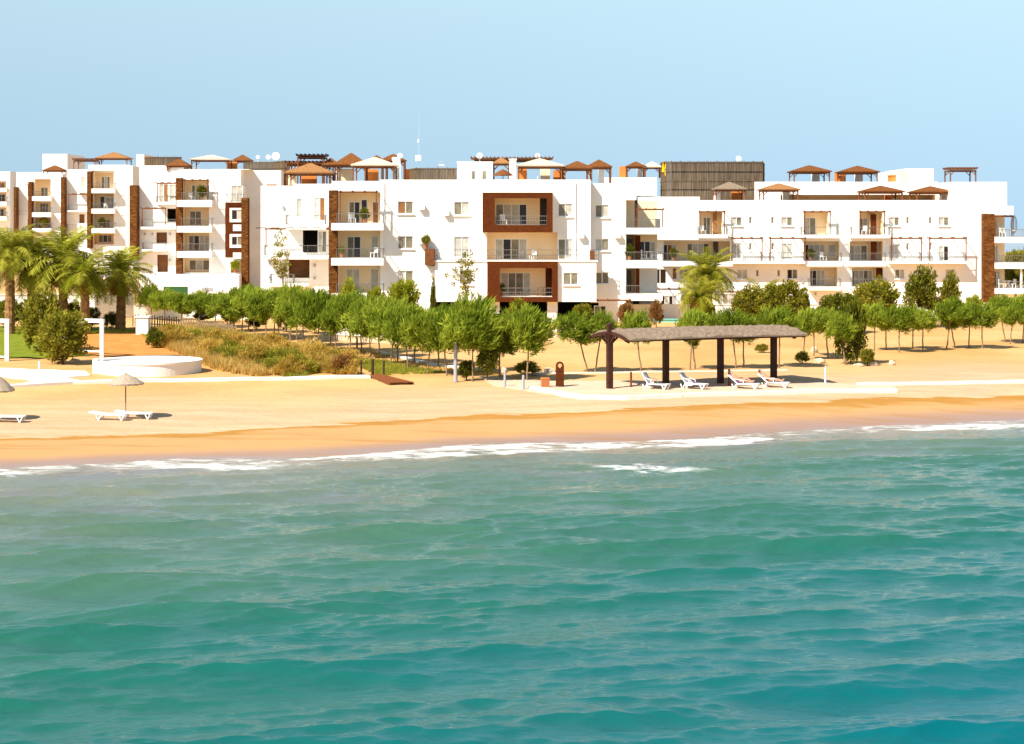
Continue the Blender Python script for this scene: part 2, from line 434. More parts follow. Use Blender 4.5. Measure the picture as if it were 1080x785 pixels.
def sand_material():
    m = bpy.data.materials.new('beach_sand'); m.use_nodes = True
    nt = m.node_tree; b = nt.nodes['Principled BSDF']
    g = node(nt, 'ShaderNodeNewGeometry')
    wa = node(nt, 'ShaderNodeAttribute', attribute_name='wetd'); sa = node(nt, 'ShaderNodeAttribute', attribute_name='shored')
    mp = node(nt, 'ShaderNodeMapping'); mp.inputs['Scale'].default_value = (0.18, 0.7, 1)
    nt.links.new(g.outputs['Position'], mp.inputs['Vector'])
    n1 = node(nt, 'ShaderNodeTexNoise', Scale=1.0, Detail=6.0, Roughness=0.6); nt.links.new(mp.outputs['Vector'], n1.inputs['Vector'])
    n2 = node(nt, 'ShaderNodeTexNoise', Scale=0.12, Detail=5.0); nt.links.new(g.outputs['Position'], n2.inputs['Vector'])
    n3 = node(nt, 'ShaderNodeTexNoise', Scale=3.0, Detail=6.0); nt.links.new(g.outputs['Position'], n3.inputs['Vector'])
    dry = mixc(nt, maprange(nt, n1.outputs['Fac'], 0.35, 0.65), (0.49, 0.310, 0.168), (0.56, 0.375, 0.225))
    inland = mixc(nt, maprange(nt, n2.outputs['Fac'], 0.35, 0.65), (0.53, 0.28, 0.088), (0.60, 0.36, 0.14))
    fi = maprange(nt, math_(nt, 'ADD', sa.outputs['Fac'], math_(nt, 'MULTIPLY', n2.outputs['Fac'], 14.0)), 19.0, 36.0)
    c = mixc(nt, fi, dry, inland)
    c = mixc(nt, maprange(nt, n3.outputs['Fac'], 0.62, 0.75, 0.0, 0.25), c, (0.40, 0.25, 0.11))
    wn = math_(nt, 'ADD', wa.outputs['Fac'], math_(nt, 'MULTIPLY', math_(nt, 'SUBTRACT', n1.outputs['Fac'], 0.5), 4.5))
    # tide mark: a golden band of damp coarse sand, then smooth wet sand
    band = math_(nt, 'MULTIPLY', maprange(nt, wn, -1.5, -0.5), maprange(nt, wn, 0.22, 0.0))
    wet = maprange(nt, wn, 0.45, -0.25)
    wetc = mixc(nt, maprange(nt, sa.outputs['Fac'], 0.4, 3.2), (0.33, 0.205, 0.150), (0.47, 0.265, 0.100))
    mps = node(nt, 'ShaderNodeMapping'); mps.inputs['Scale'].default_value = (0.10, 1.1, 1); mps.inputs['Rotation'].default_value = (0, 0, -0.12); nt.links.new(g.outputs['Position'], mps.inputs['Vector'])
    ns = node(nt, 'ShaderNodeTexNoise', Scale=1.0, Detail=5.0, Roughness=0.6); nt.links.new(mps.outputs['Vector'], ns.inputs['Vector'])
    wetc = mixc(nt, maprange(nt, ns.outputs['Fac'], 0.5, 0.66, 0.0, 0.6), wetc, (0.36, 0.175, 0.04))
    c = mixc(nt, maprange(nt, ns.outputs['Fac'], 0.54, 0.70, 0.0, 0.5), c, (0.44, 0.26, 0.11))
    c = mixc(nt, wet, c, wetc)
    c = mixc(nt, math_(nt, 'MULTIPLY', band, 0.9), c, (0.36, 0.165, 0.020))
    nt.links.new(c, b.inputs['Base Color'])
    r = mixc(nt, maprange(nt, sa.outputs['Fac'], 0.2, 3.0), (0.25,) * 3, (0.85,) * 3)
    nt.links.new(r, b.inputs['Roughness']); b.inputs['Specular IOR Level'].default_value = 0.3
    bp = node(nt, 'ShaderNodeBump', Strength=0.8, Distance=0.10)
    n4 = node(nt, 'ShaderNodeTexNoise', Scale=1.6, Detail=7.0, Roughness=0.65); nt.links.new(g.outputs['Position'], n4.inputs['Vector'])
    dryb = math_(nt, 'MULTIPLY', n4.outputs['Fac'], maprange(nt, wn, -0.3, 1.0, 0.05, 1.0))
    nt.links.new(dryb, bp.inputs['Height']); nt.links.new(bp.outputs['Normal'], b.inputs['Normal'])
    return m


gm.materials[0] = sand_material()
gobj = bpy.data.objects.new('beach', gm); COL.objects.link(gobj); gobj['kind'] = 'structure'


def ground_z(x, y):
    z = float(zg(x, y))
    e = min(1, max(0, (y - float(Ys(x))) / 2))
    return z + e * float(0.05 * vnoise(np.array(x), np.array(y), 3, 5.0) + 0.02 * vnoise(np.array(x), np.array(y), 4, 1.4))


def spot(px, py):
    x, y, _ = hit(px, py)
    return x, y, ground_z(x, y)


def sheet(name, pix, m, lift, step=0.8, kind='structure', thick=0.0):
    """flat surface draped on the ground inside a polygon given by survey pixels on the ground"""
    poly = [hit(px, py)[:2] for px, py in pix]
    xs = [p[0] for p in poly]; ys = [p[1] for p in poly]
    import bmesh
    bm = bmesh.new()
    vs = [bm.verts.new((x, y, 0)) for x, y in poly]
    f = bm.faces.new(vs)
    bmesh.ops.triangulate(bm, faces=[f])
    for _ in range(7):
        long = [e for e in bm.edges if e.calc_length() > step]
        if not long: break
        bmesh.ops.subdivide_edges(bm, edges=long, cuts=1, use_grid_fill=False)
        bmesh.ops.triangulate(bm, faces=bm.faces[:])
    if bm.faces and sum(q.normal.z for q in bm.faces) < 0:
        bmesh.ops.reverse_faces(bm, faces=bm.faces[:])
    for v in bm.verts: v.co.z = ground_z(v.co.x, v.co.y) + lift
    if thick:
        r = bmesh.ops.extrude_edge_only(bm, edges=[e for e in bm.edges if e.is_boundary])
        for g in r['geom']:
            if isinstance(g, bmesh.types.BMVert): g.co.z -= thick
    me = bpy.data.meshes.new(name); bm.to_mesh(me); bm.free(); me.materials.append(m)
    o = bpy.data.objects.new(name, me); COL.objects.link(o)
    if kind: o['kind'] = kind
    return o


M['lawn'] = mat('lawn_grass', (0.17, 0.20, 0.015), 0.9, 0.1, noise=(1.2, 0.25), bump=(9, 0.7, 0.05))
M['earth'] = mat('orange_earth', (0.52, 0.22, 0.055), 0.95, 0.1, noise=(0.9, 0.18), bump=(5, 0.5, 0.05))
M['soil'] = mat('planting_soil', (0.50, 0.33, 0.15), 0.95, 0.1, noise=(0.6, 0.3), bump=(4, 0.6, 0.06))

sheet('lawn', [(-60, 379), (60, 378), (115, 374), (118, 362), (160, 347), (60, 345), (-60, 345)], M['lawn'], 0.06)
sheet('dirt_path', [(80, 374), (118, 377), (190, 376), (175, 362), (158, 352), (140, 347), (90, 350)], M['earth'], 0.10)
sheet('pavement', [(505, 398), (520, 407), (560, 413.5), (585, 417), (618, 421), (660, 421.5), (720, 419.5), (862, 413.5), (946, 412.5), (944, 409),
                   (880, 405.5), (810, 402), (700, 403), (620, 403), (560, 402)], M['paving'], 0.07, thick=0.35)
# white kerbs and paving strips


def strip(name, pix, width, m, lift, h, label=None):
    pts = [hit(*p)[:2] for p in pix]
    # resample
    P = [np.array(pts[0])]
    for a, b in zip(pts[:-1], pts[1:]):
        n = max(1, int(math.dist(a, b) / 1.0))
        for k in range(1, n + 1): P.append(np.array(a) + (np.array(b) - np.array(a)) * k / n)
    mb = MB(); vs = []; fs = []
    for i, p in enumerate(P):
        d = P[min(i + 1, len(P) - 1)] - P[max(i - 1, 0)]; d /= np.linalg.norm(d); nrm = np.array((-d[1], d[0]))
        for sgn, up in ((-1, 0), (-1, 1), (1, 1), (1, 0)):
            q = p + nrm * sgn * width / 2
            vs.append((q[0], q[1], ground_z(p[0], p[1]) + lift + (h if up else -0.15)))
    for i in range(len(P) - 1):
        for k in range(4):
            fs.append((i * 4 + k, i * 4 + (k + 1) % 4, (i + 1) * 4 + (k + 1) % 4, (i + 1) * 4 + k))
    fs.append((3, 2, 1, 0)); e = (len(P) - 1) * 4; fs.append((e, e + 1, e + 2, e + 3))
    mb.add(vs, fs)
    o = mb.build(name, m); o['kind'] = 'structure'
    return o


strip('kerb', [(-40, 409), (12, 408.5), (75, 405), (140, 403), (220, 402), (300, 400.5), (390, 398.5)], 0.8, M['concrete'], 0.0, 0.16)
strip('kerb', [(560, 411), (598, 418.5), (616, 421), (660, 421.5), (720, 419), (800, 416.5), (870, 414.5), (945, 413.5)], 0.45, M['concrete'], 0.04, 0.16)
strip('kerb', [(905, 406.6), (980, 405.5), (1130, 403)], 0.7, M['concrete'], 0.0, 0.14)
strip('kerb', [(560, 395), (640, 393.5), (720, 392.5), (830, 391)], 0.18, M['concrete'], 0.0, 0.07)
strip('kerb', [(400, 372), (460, 386), (520, 391)], 0.5, M['concrete'], 0.0, 0.12)
sheet('pavement', [(-40, 390), (0, 389), (40, 391), (90, 393), (95, 397.5), (66, 399), (90, 404), (40, 406), (12, 408), (40, 402), (0, 398), (-40, 399)], M['concrete'], 0.09, thick=0.3)

# ------------------------------------------------------------------ sea
sx = axis([(-4000, -600, 300), (-600, -100, 20), (-100, -42, 0.7), (-42, 42, 0.105), (42, 100, 0.7), (100, 600, 20), (600, 4000, 300)])
yy = [34.0]
while yy[-1] < 112: yy.append(yy[-1] + 0.055 + 0.095 * (yy[-1] - 34) / 70)
sy = np.concatenate([axis([(-600, 0, 40), (0, 26, 2), (26, 33.9, 0.2)])[:-1], np.array(yy), axis([(114, 200, 6), (200, 800, 60), (800, 6000, 400)])])
SX, SY = np.meshgrid(sx, sy)
d = Ys(SX) - SY                       # metres off the beach
fade = np.clip((d - 0.5) / 9.0, 0, 1) ** 0.8
far = np.clip((120 - np.abs(SX)) / 60, 0, 1) * np.clip((SY - 24) / 6, 0, 1) * (SY < 113)
r = np.random.default_rng(21)
dx = np.zeros_like(SX); dy = np.zeros_like(SX); dz = np.zeros_like(SX)
main = atan2(1.0, -0.22)              # running in towards the beach
packs = []
for q in range(9):      # wave groups: patches of higher sea with calmer water between them
    a_, b_, c_, d_ = r.normal(0, 0.13), r.normal(0, 0.17), r.normal(0, 0.24), r.normal(0, 0.30)
    packs.append((0.5 + 0.5 * np.sin(SX * a_ + SY * b_ + r.uniform(0, 6.28))) * (0.55 + 0.45 * np.sin(SX * c_ + SY * d_ + r.uniform(0, 6.28))))
for i in range(230):
    if i < 80:      # the swell and the bigger wind waves
        lam = 1.4 * (7.0 / 1.4) ** r.random(); th = main + r.normal(0, 0.27); slope = 0.046 * r.uniform(0.4, 1.5); ge = 0.12 + 0.88 * packs[i % 9]; sharp = 1.35
    else:           # short chop
        lam = 0.36 * (1.6 / 0.36) ** r.random(); th = main + r.normal(0, 0.42); slope = 0.027 * r.uniform(0.4, 1.5); ge = 0.35 + 0.65 * packs[i % 9]; sharp = 1.1
    k = 2 * pi / lam; kx, ky = k * cos(th), k * sin(th)
    amp = slope / k
    ph = kx * SX + ky * SY + r.uniform(0, 6.28)
    A = amp * ge * fade * far
    dz += A * np.sin(ph)
    dx += A * np.cos(ph) * (kx / k) * sharp
    dy += A * np.cos(ph) * (ky / k) * sharp
# gentle run-up at the edge
swash = 0.065 * vnoise(SX, SY * 0.25, 11, 11.0)
dz = dz + swash * np.clip((d + 6) / 6, 0, 1) * (SY < 113) * far
verts = np.stack([SX + dx, SY + dy, dz], -1).reshape(-1, 3)
sm = np_mesh('sea', verts, grid_faces(len(sx), len(sy)), M['rock'], smooth=True)
bx, by = X_(679, 80.8), 80.8
brk = np.exp(-((SX - bx) / 2.7) ** 2 - ((SY - by) / 1.5) ** 2) * 1.25
for (px, py, a, b_) in ((765, 465, 4.0, 1.5), (520, 473, 5.0, 1.5), (405, 480, 2.2, 1.6), (650, 470, 2.5, 1.0), (1035, 451, 4.5, 1.5), (200, 491, 3.0, 0.8), (10, 500, 1.6, 1.2)):
    D = F * HC / (py - YH)
    brk = np.maximum(brk, np.exp(-((SX - X_(px, D)) / a) ** 2 - ((SY - D) / b_) ** 2) * 0.95)
for nm, arr in (('offshore', d), ('hgt', dz), ('brk', brk)):
    a = sm.attributes.new(nm, 'FLOAT', 'POINT'); a.data.foreach_set('value', arr.astype(np.float32).ravel())


def sea_material():
    m = bpy.data.materials.new('sea_water'); m.use_nodes = True
    nt = m.node_tree; b = nt.nodes['Principled BSDF']; out = nt.nodes['Material Output']
    g = node(nt, 'ShaderNodeNewGeometry')
    da = node(nt, 'ShaderNodeAttribute', attribute_name='offshore'); ba = node(nt, 'ShaderNodeAttribute', attribute_name='brk')
    mp = node(nt, 'ShaderNodeMapping'); mp.inputs['Scale'].default_value = (0.06, 0.14, 1); nt.links.new(g.outputs['Position'], mp.inputs['Vector'])
    n1 = node(nt, 'ShaderNodeTexNoise', Scale=1.0, Detail=3.0); nt.links.new(mp.outputs['Vector'], n1.inputs['Vector'])
    inshore = maprange(nt, da.outputs['Fac'], 2.0, 18.0)
    dd = math_(nt, 'ADD', da.outputs['Fac'], math_(nt, 'MULTIPLY', inshore, math_(nt, 'MULTIPLY', math_(nt, 'SUBTRACT', n1.outputs['Fac'], 0.5), 26.0)))
    sxyz = node(nt, 'ShaderNodeSeparateXYZ'); nt.links.new(g.outputs['Position'], sxyz.inputs[0])
    dd = math_(nt, 'ADD', dd, math_(nt, 'MULTIPLY', inshore, math_(nt, 'MULTIPLY', sxyz.outputs['X'], 0.45)))
    rp = node(nt, 'ShaderNodeValToRGB'); e = rp.color_ramp.elements
    e[0].position = 0.0; e[0].color = (0.32, 0.235, 0.17, 1)
    e[1].position = 1.0; e[1].color = (0.000, 0.098, 0.115, 1)
    for p, c in ((0.06, (0.19, 0.185, 0.14, 1)), (0.16, (0.10, 0.145, 0.10, 1)), (0.35, (0.046, 0.124, 0.078, 1)), (0.65, (0.008, 0.102, 0.075, 1))):
        k = e.new(p); k.color = c
    nt.links.new(maprange(nt, dd, -1.0, 60.0, smooth=False), rp.inputs['Fac'])
    # patches of weed and stirred sand over the shallows
    n2 = node(nt, 'ShaderNodeTexNoise', Scale=2.2, Detail=4.0); nt.links.new(mp.outputs['Vector'], n2.inputs['Vector'])
    shallow = math_(nt, 'MULTIPLY', maprange(nt, da.outputs['Fac'], 30.0, 8.0), maprange(nt, n2.outputs['Fac'], 0.54, 0.68, 0.0, 0.55))
    c = mixc(nt, shallow, rp.outputs['Color'], (0.17, 0.16, 0.17))
    nt.links.new(c, b.inputs['Base Color'])
    b.inputs['Roughness'].default_value = 0.06; b.inputs['IOR'].default_value = 1.40
    # ripples
    mp2 = node(nt, 'ShaderNodeMapping'); mp2.inputs['Scale'].default_value = (1.6, 3.0, 1); mp2.inputs['Rotation'].default_value = (0, 0, 0.2); nt.links.new(g.outputs['Position'], mp2.inputs['Vector'])
    w1 = node(nt, 'ShaderNodeTexNoise', Scale=1.7, Detail=6.0, Roughness=0.68, Distortion=0.6); nt.links.new(mp2.outputs['Vector'], w1.inputs['Vector'])
    bp = node(nt, 'ShaderNodeBump', Strength=0.8, Distance=0.035)
    nt.links.new(w1.outputs['Fac'], bp.inputs['Height']); nt.links.new(bp.outputs['Normal'], b.inputs['Normal'])
    # foam
    mp3 = node(nt, 'ShaderNodeMapping'); mp3.inputs['Scale'].default_value = (0.8, 2.0, 1); nt.links.new(g.outputs['Position'], mp3.inputs['Vector'])
    f1 = node(nt, 'ShaderNodeTexNoise', Scale=1.0, Detail=7.0, Roughness=0.68, Distortion=0.8); nt.links.new(mp3.outputs['Vector'], f1.inputs['Vector'])
    mp4 = node(nt, 'ShaderNodeMapping'); mp4.inputs['Scale'].default_value = (0.11, 0.05, 1); nt.links.new(g.outputs['Position'], mp4.inputs['Vector'])
    f2 = node(nt, 'ShaderNodeTexNoise', Scale=1.0, Detail=2.0); nt.links.new(mp4.outputs['Vector'], f2.inputs['Vector'])
    lag = math_(nt, 'ADD', da.outputs['Fac'], math_(nt, 'MULTIPLY', math_(nt, 'SUBTRACT', f2.outputs['Fac'], 0.5), 9.0))
    mp5 = node(nt, 'ShaderNodeMapping'); mp5.inputs['Scale'].default_value = (0.15, 0.03, 1); mp5.inputs['Location'].default_value = (3.3, 0, 0); nt.links.new(g.outputs['Position'], mp5.inputs['Vector'])
    f5 = node(nt, 'ShaderNodeTexNoise', Scale=1.0, Detail=3.0); nt.links.new(mp5.outputs['Vector'], f5.inputs['Vector'])
    # a thin bright front, lace thinning out behind it, and a second broken line of spent surf
    front = math_(nt, 'MULTIPLY', maprange(nt, lag, -0.6, 0.1), maprange(nt, lag, 0.95, 0.35))
    trail = math_(nt, 'MULTIPLY', maprange(nt, lag, 0.0, 0.6), maprange(nt, lag, 5.2, 1.2))
    second = math_(nt, 'MULTIPLY', math_(nt, 'MULTIPLY', maprange(nt, lag, 2.0, 2.5), maprange(nt, lag, 3.9, 3.0)), maprange(nt, f5.outputs['Fac'], 0.43, 0.56))
    bias = math_(nt, 'ADD', math_(nt, 'MULTIPLY', front, 0.10), math_(nt, 'MULTIPLY', trail, 0.075))
    bias = math_(nt, 'ADD', bias, math_(nt, 'MULTIPLY', second, 0.14))
    bias = math_(nt, 'ADD', bias, math_(nt, 'MULTIPLY', ba.outputs['Fac'], 0.15))
    fm = math_(nt, 'MULTIPLY', maprange(nt, math_(nt, 'ADD', f1.outputs['Fac'], bias), 0.565, 0.78), maprange(nt, bias, 0.02, 0.10))
    fm = math_(nt, 'MULTIPLY', fm, 0.68)
    foam = node(nt, 'ShaderNodeBsdfDiffuse'); foam.inputs['Color'].default_value = (0.80, 0.80, 0.78, 1)
    ms = node(nt, 'ShaderNodeMixShader'); nt.links.new(fm, ms.inputs['Fac'])
    nt.links.new(b.outputs[0], ms.inputs[1]); nt.links.new(foam.outputs[0], ms.inputs[2]); nt.links.new(ms.outputs[0], out.inputs['Surface'])
    return m


sm.materials[0] = sea_material()
sea = bpy.data.objects.new('sea', sm); COL.objects.link(sea); sea['kind'] = 'structure'
# ------------------------------------------------------------------ vegetation


def leaves(centers, dirs, length, width, rg, jitter=0.6):
    """one folded leaf (two triangles as a quad) per centre, pointing along dirs"""
    n = len(centers)
    d = dirs + rg.normal(0, jitter, (n, 3)); d /= np.linalg.norm(d, axis=1)[:, None] + 1e-9
    a = rg.normal(0, 1, (n, 3)); u = np.cross(d, a); u /= np.linalg.norm(u, axis=1)[:, None] + 1e-9
    L = (length * rg.uniform(0.6, 1.3, n))[:, None]; W = (width * rg.uniform(0.6, 1.3, n))[:, None]
    p0 = centers - d * L * 0.5; p2 = centers + d * L * 0.5
    p1 = centers + u * W * 0.5 - d * L * 0.05; p3 = centers - u * W * 0.5 - d * L * 0.05
    v = np.stack([p0, p1, p2, p3], 1).reshape(-1, 3)
    return v, np.arange(4 * n).reshape(-1, 4)


def crown_mesh(name, m, seed, n_clump, per, rx, rz, clump_r, length, width, up=0.6, flat=0.0, hollow=0.45, wind=(0, 0), bottom=-0.8):
    """leaf clumps spread through an uneven ellipsoid centred on the origin"""
    rg = np.random.default_rng(seed)
    C = []; V = []
    lob = [(rg.normal(0, 1, 3), rg.uniform(0.75, 1.18)) for _ in range(7)]
    while len(C) < n_clump:
        p = rg.normal(0, 1, 3); p /= np.linalg.norm(p)
        rr = rg.uniform(hollow, 1.0) ** 0.6
        k = 1.0
        for q, a in lob:
            q = q / np.linalg.norm(q); k *= 1 + (a - 1) * max(0, p @ q) ** 2
        p = p * rr * k
        if p[2] < bottom * (0.6 + 0.4 * rg.random()): continue
        C.append(p * (rx, rx, rz))
    C = np.array(C)
    cr = clump_r * rg.uniform(0.6, 1.35, n_clump)
    cen = np.repeat(C, per, 0); off = rg.normal(0, 1, (n_clump * per, 3)); off *= (np.repeat(cr, per) * rg.random(n_clump * per) ** 0.5 / np.linalg.norm(off, axis=1))[:, None]
    P = cen + off
    out = P / (rx, rx, rz); out /= np.linalg.norm(out, axis=1)[:, None] + 1e-9
    D = out + np.array((wind[0], wind[1], up))
    v, f = leaves(P, D, length, width, rg)
    var = np.clip(np.repeat(rg.uniform(0.1, 0.75, n_clump), per) + rg.normal(0, 0.16, len(P)), 0, 1)
    return np_mesh(name, v, f, m, var)


def trunk_mesh(name, m, seed, h, r0, r1, lean=(0, 0), limbs=4, spread=0.5, limb_len=0.6, n=7):
    rg = random.Random(seed); mb = MB()
    pts = []; rad = []
    for i in range(6):
        t = i / 5
        pts.append((lean[0] * t + 0.03 * rg.uniform(-1, 1) * (i > 0), lean[1] * t + 0.03 * rg.uniform(-1, 1) * (i > 0), h * t - (0.15 if i == 0 else 0))); rad.append(r0 + (r1 - r0) * t)
    mb.tube(pts, rad, n)
    for k in range(limbs):
        a = 2 * pi * k / limbs + rg.uniform(-.4, .4); t = rg.uniform(0.78, 1.0)
        p = (lean[0] * t, lean[1] * t, h * t)
        q = (p[0] + cos(a) * spread * .5, p[1] + sin(a) * spread * .5, p[2] + limb_len * .6)
        e = (q[0] + cos(a + .3) * spread * .6, q[1] + sin(a + .3) * spread * .6, q[2] + limb_len * .6)
        mb.tube([p, q, e], [r1 * .75, r1 * .5, r1 * .2], 5)
    o = mb.build(name, m, smooth=True); me = o.data; bpy.data.objects.remove(o); return me


ROW_CROWNS = [crown_mesh('row_crown', M['leaf_row'], 40 + i, 100, 46, 1.0, 0.82, 0.28, 0.30, 0.050, up=0.95, hollow=0.3, wind=(0.30, 0.05), bottom=-0.75) for i in range(5)]
ROW_TRUNKS = [trunk_mesh('row_trunk', M['trunk'], 60 + i, 1.0, 0.055, 0.040, limbs=5, spread=0.35, limb_len=0.28) for i in range(4)]


def row_tree(px, base, top, wpx, lean_px=0.0, label='', group=None, idx=0, name='row_tree', crown=None, trunk=None, trunk_r=1.0, crown_frac=0.54, full=1.06):
    x, y, z = spot(px, base)
    rg = random.Random(int(px * 7 + base * 13))
    H = (base - top) * y / F * rg.uniform(0.92, 1.07); W = wpx * y / F * rg.uniform(0.86, 1.14)
    lean = lean_px * y / F + rg.uniform(-.12, .12)
    crown_frac *= rg.uniform(0.93, 1.05)
    t = thing(name, label, 'tree', (x, y, z), 0, group)
    th = H * (1 - crown_frac) + 0.15 * H
    me = trunk or ROW_TRUNKS[idx % 4]
    o = child('trunk', me, t, (0, 0, 0), (0, 0, 0), (trunk_r, trunk_r, th))
    # lean the whole trunk
    ang = atan2(lean, th); o.rotation_euler = (0, ang, 0)
    c = child('crown', crown or ROW_CROWNS[idx % 5], t, (lean, 0, H - H * crown_frac * 0.50), (rg.uniform(-.12, .12), rg.uniform(-.05, .22), rg.uniform(-0.7, 0.7)), (W / 2 * full, W / 2 * full, H * crown_frac * 0.62))
    return t


ORD = ['first', 'second', 'third', 'fourth', 'fifth', 'sixth', 'seventh', 'eighth', 'ninth', 'tenth', 'eleventh', 'twelfth', 'thirteenth', 'fourteenth', 'fifteenth', 'sixteenth', 'seventeenth', 'eighteenth', 'nineteenth', 'twentieth', 'twenty-first', 'twenty-second', 'twenty-third', 'twenty-fourth']
long_row = [(556, 402, 322, 46, 0), (527, 399, 331, 27, 0), (498, 403, 321, 48, 0), (471, 397, 323, 40, -2), (451, 395, 321, 38, 1), (430, 389, 320, 33, 0), (411, 385, 317, 36, 5),
            (391, 378, 314, 34, 0), (370, 375, 312, 32, 0), (355, 373, 311, 30, -1), (336, 371, 309, 30, 1), (321, 366, 306, 30, 0), (306, 362, 305, 28, 0), (294, 357, 303, 28, 0),
            (280, 359, 303, 28, 0), (268, 357, 302, 28, 0), (255, 355, 301, 28, 0), (240, 350, 312, 26, 0), (226, 346, 309, 24, 1), (211, 345, 308, 26, 0), (191, 342, 306, 27, 0), (174, 338, 304, 24, 0), (160, 336, 302, 22, 0)]
for i, (px, b, tp, wd, ln) in enumerate(long_row):
    far_ = i > 16
    row_tree(px, b, tp, wd, ln, '%s clipped round-headed tree of the front row, counted from the brown litter bin' % ORD[i], 'clipped trees in the long front row', i, crown_frac=0.68 if not far_ else 0.70, full=1.42)
for i, (px, b, tp, wd, ln) in enumerate([(508, 393, 330, 32, 0), (462, 387, 326, 30, 0), (437, 384, 322, 30, 0), (419, 383, 320, 28, 0), (400, 373, 317, 26, 0), (381, 371, 315, 26, 1), (349, 365, 311, 26, 0), (313, 359, 307, 24, 0), (289, 352, 305, 22, 0), (262, 350, 304, 22, 0), (247, 349, 306, 22, 0)]):
    row_tree(px, b, tp, wd, ln, '%s clipped tree half hidden behind the front row, counted from the brown litter bin' % ORD[i], 'clipped trees in the second row', i + 2)
mid = [(620, 393, 327, 38, -11, 'leaning clipped tree with a broad crown behind the left end of the thatched shelter'),
       (627, 393, 333, 26, 7, 'small clipped tree leaning right, against the left end of the thatched shelter'),
       (676, 392, 329, 32, -4, 'clipped tree showing over the shelter roof by the first grey lounger'),
       (728, 390, 330, 34, 0, 'clipped tree showing over the middle of the thatched roof'),
       (733, 389, 335, 24, -2, 'thin-stemmed clipped tree just behind the one over the middle of the thatched roof'),
       (776, 389, 322, 42, -1, 'wide clipped tree behind the third post of the thatched shelter'),
       (784, 388, 330, 30, 1, 'narrow clipped tree beside the wide one behind the third shelter post'),
       (822, 388, 323, 44, 0, 'wide clipped tree behind the right end of the thatched shelter'),
       (847, 380, 325, 30, 1, 'clipped tree just beyond the right end of the thatched roof'),
       (858, 376, 326, 30, 0, 'slim clipped tree between the thatched roof and the dark tall shrub'),
       (873, 378, 327, 34, -3, 'clipped tree left of the dark tall shrub, in front of it'),
       (892, 385, 331, 32, -6, 'leaning clipped tree standing before the dark tall shrub'),
       (922, 370, 324, 30, -1, 'first clipped tree to the right of the dark tall shrub'),
       (934, 369, 325, 26, 0, 'second clipped tree to the right of the dark tall shrub'),
       (948, 372, 322, 34, 1, 'third clipped tree to the right of the dark tall shrub, trunk straight and dark'),
       (963, 368, 326, 24, 0, 'fourth clipped tree to the right of the dark tall shrub'),
       (973, 370, 325, 24, 0, 'fifth clipped tree right of the dark tall shrub, just before the gap'),
       (998, 368, 318, 36, 4, 'clipped tree with slanting trunk, first after the gap in the right row'),
       (1007, 367, 321, 28, -2, 'clipped tree pressed against the slanting-trunk tree after the gap'),
       (1022, 367, 322, 26, 0, 'clipped tree second after the gap in the right row'),
       (1036, 368, 319, 32, -2, 'dense clipped tree before the brown stone strip of the end building'),
       (1060, 361, 316, 32, -3, 'pale clipped tree below the end balconies'),
       (1065, 363, 321, 26, 2, 'small clipped tree tucked against the pale one below the end balconies'),
       (1079, 362, 311, 34, 0, 'clipped tree cut by the right edge of the picture'),
       ]
for i, (px, b, tp, wd, ln, lb) in enumerate(mid):
    row_tree(px, b, tp, wd, ln, lb, 'clipped trees behind the beach', i + 1)

# shrubs and loose trees: px, base, top, width, leaf material, label, trunk share
SHRUB = {}


def shrub_mesh(kind, seed):
    key = (kind, seed)
    if key not in SHRUB:
        SHRUB[key] = crown_mesh('shrub_crown', M[kind], 200 + seed, 150, 36, 1.0, 1.0, 0.24, 0.17, 0.075, up=0.5, hollow=0.25, bottom=-0.95)
    return SHRUB[key]


STEM = trunk_mesh('shrub_trunk', M['trunk_dark'], 5, 1.0, 0.09, 0.06, limbs=6, spread=0.6, limb_len=0.7)


def shrub(px, base, top, wpx, kind, label, name='shrub', seed=0, low=0.12, depth=1.0, cat='shrub', group=None, sparse=None):
    x, y, z = spot(px, base)
    H = (base - top) * y / F; W = wpx * y / F
    t = thing(name, label, cat, (x, y, z), 0, group)
    child('trunk', STEM, t, (0, 0, 0), (0, 0, 0), (max(0.5, W * 0.25), max(0.5, W * 0.25), H * max(0.35, low + 0.2)))
    hc = H * (1 - low)
    child('crown', sparse or shrub_mesh(kind, seed % 3), t, (0, 0, H * low + hc * 0.5), (0, 0, seed * 1.7), (W / 2 * 0.92, W / 2 * 0.92 * depth, hc * 0.52))
    return t


shrub(66, 384, 322, 62, 'leaf_olive', 'large rounded olive-green bush on the edge of the lawn', 'olive_bush', 0, 0.02)
shrub(46, 372, 308, 56, 'leaf_olive', 'pale olive bush standing behind the large rounded bush on the lawn', 'olive_bush', 1, 0.03)
shrub(77, 350, 318, 22, 'leaf_dark', 'small dark shrub below the dead palm skirt', 'shrub', 2)
shrub(8, 346, 316, 36, 'leaf_olive', 'yellowish shrub at the left edge below the palms', 'shrub', 2)
shrub(30, 345, 324, 20, 'leaf_olive', 'little shrub between the left edge shrub and the pale olive bush', 'shrub', 1)
shrub(96, 349, 322, 22, 'leaf_dark', 'dark shrub against the foot of the white garden wall beside the palm', 'shrub', 0)
shrub(163, 359, 346, 16, 'leaf_dark', 'low dark green shrub beside the square white pillar', 'shrub', 1)
shrub(118, 348, 330, 22, 'leaf_dark', 'low shrub behind the solitary palm trunk', 'shrub', 1)
shrub(425, 350, 290, 40, 'leaf_lime', 'pale green conical tree rising above the clipped row', 'conical_tree', 0, 0.1, cat='tree')
shrub(368, 345, 296, 22, 'leaf_lime', 'small pale green tree before the left balcony stack', 'conical_tree', 1, 0.1, cat='tree')
shrub(395, 346, 304, 24, 'leaf_lime', 'pale green rounded shrub between the balcony stack and the conical tree', 'shrub', 2, 0.1)
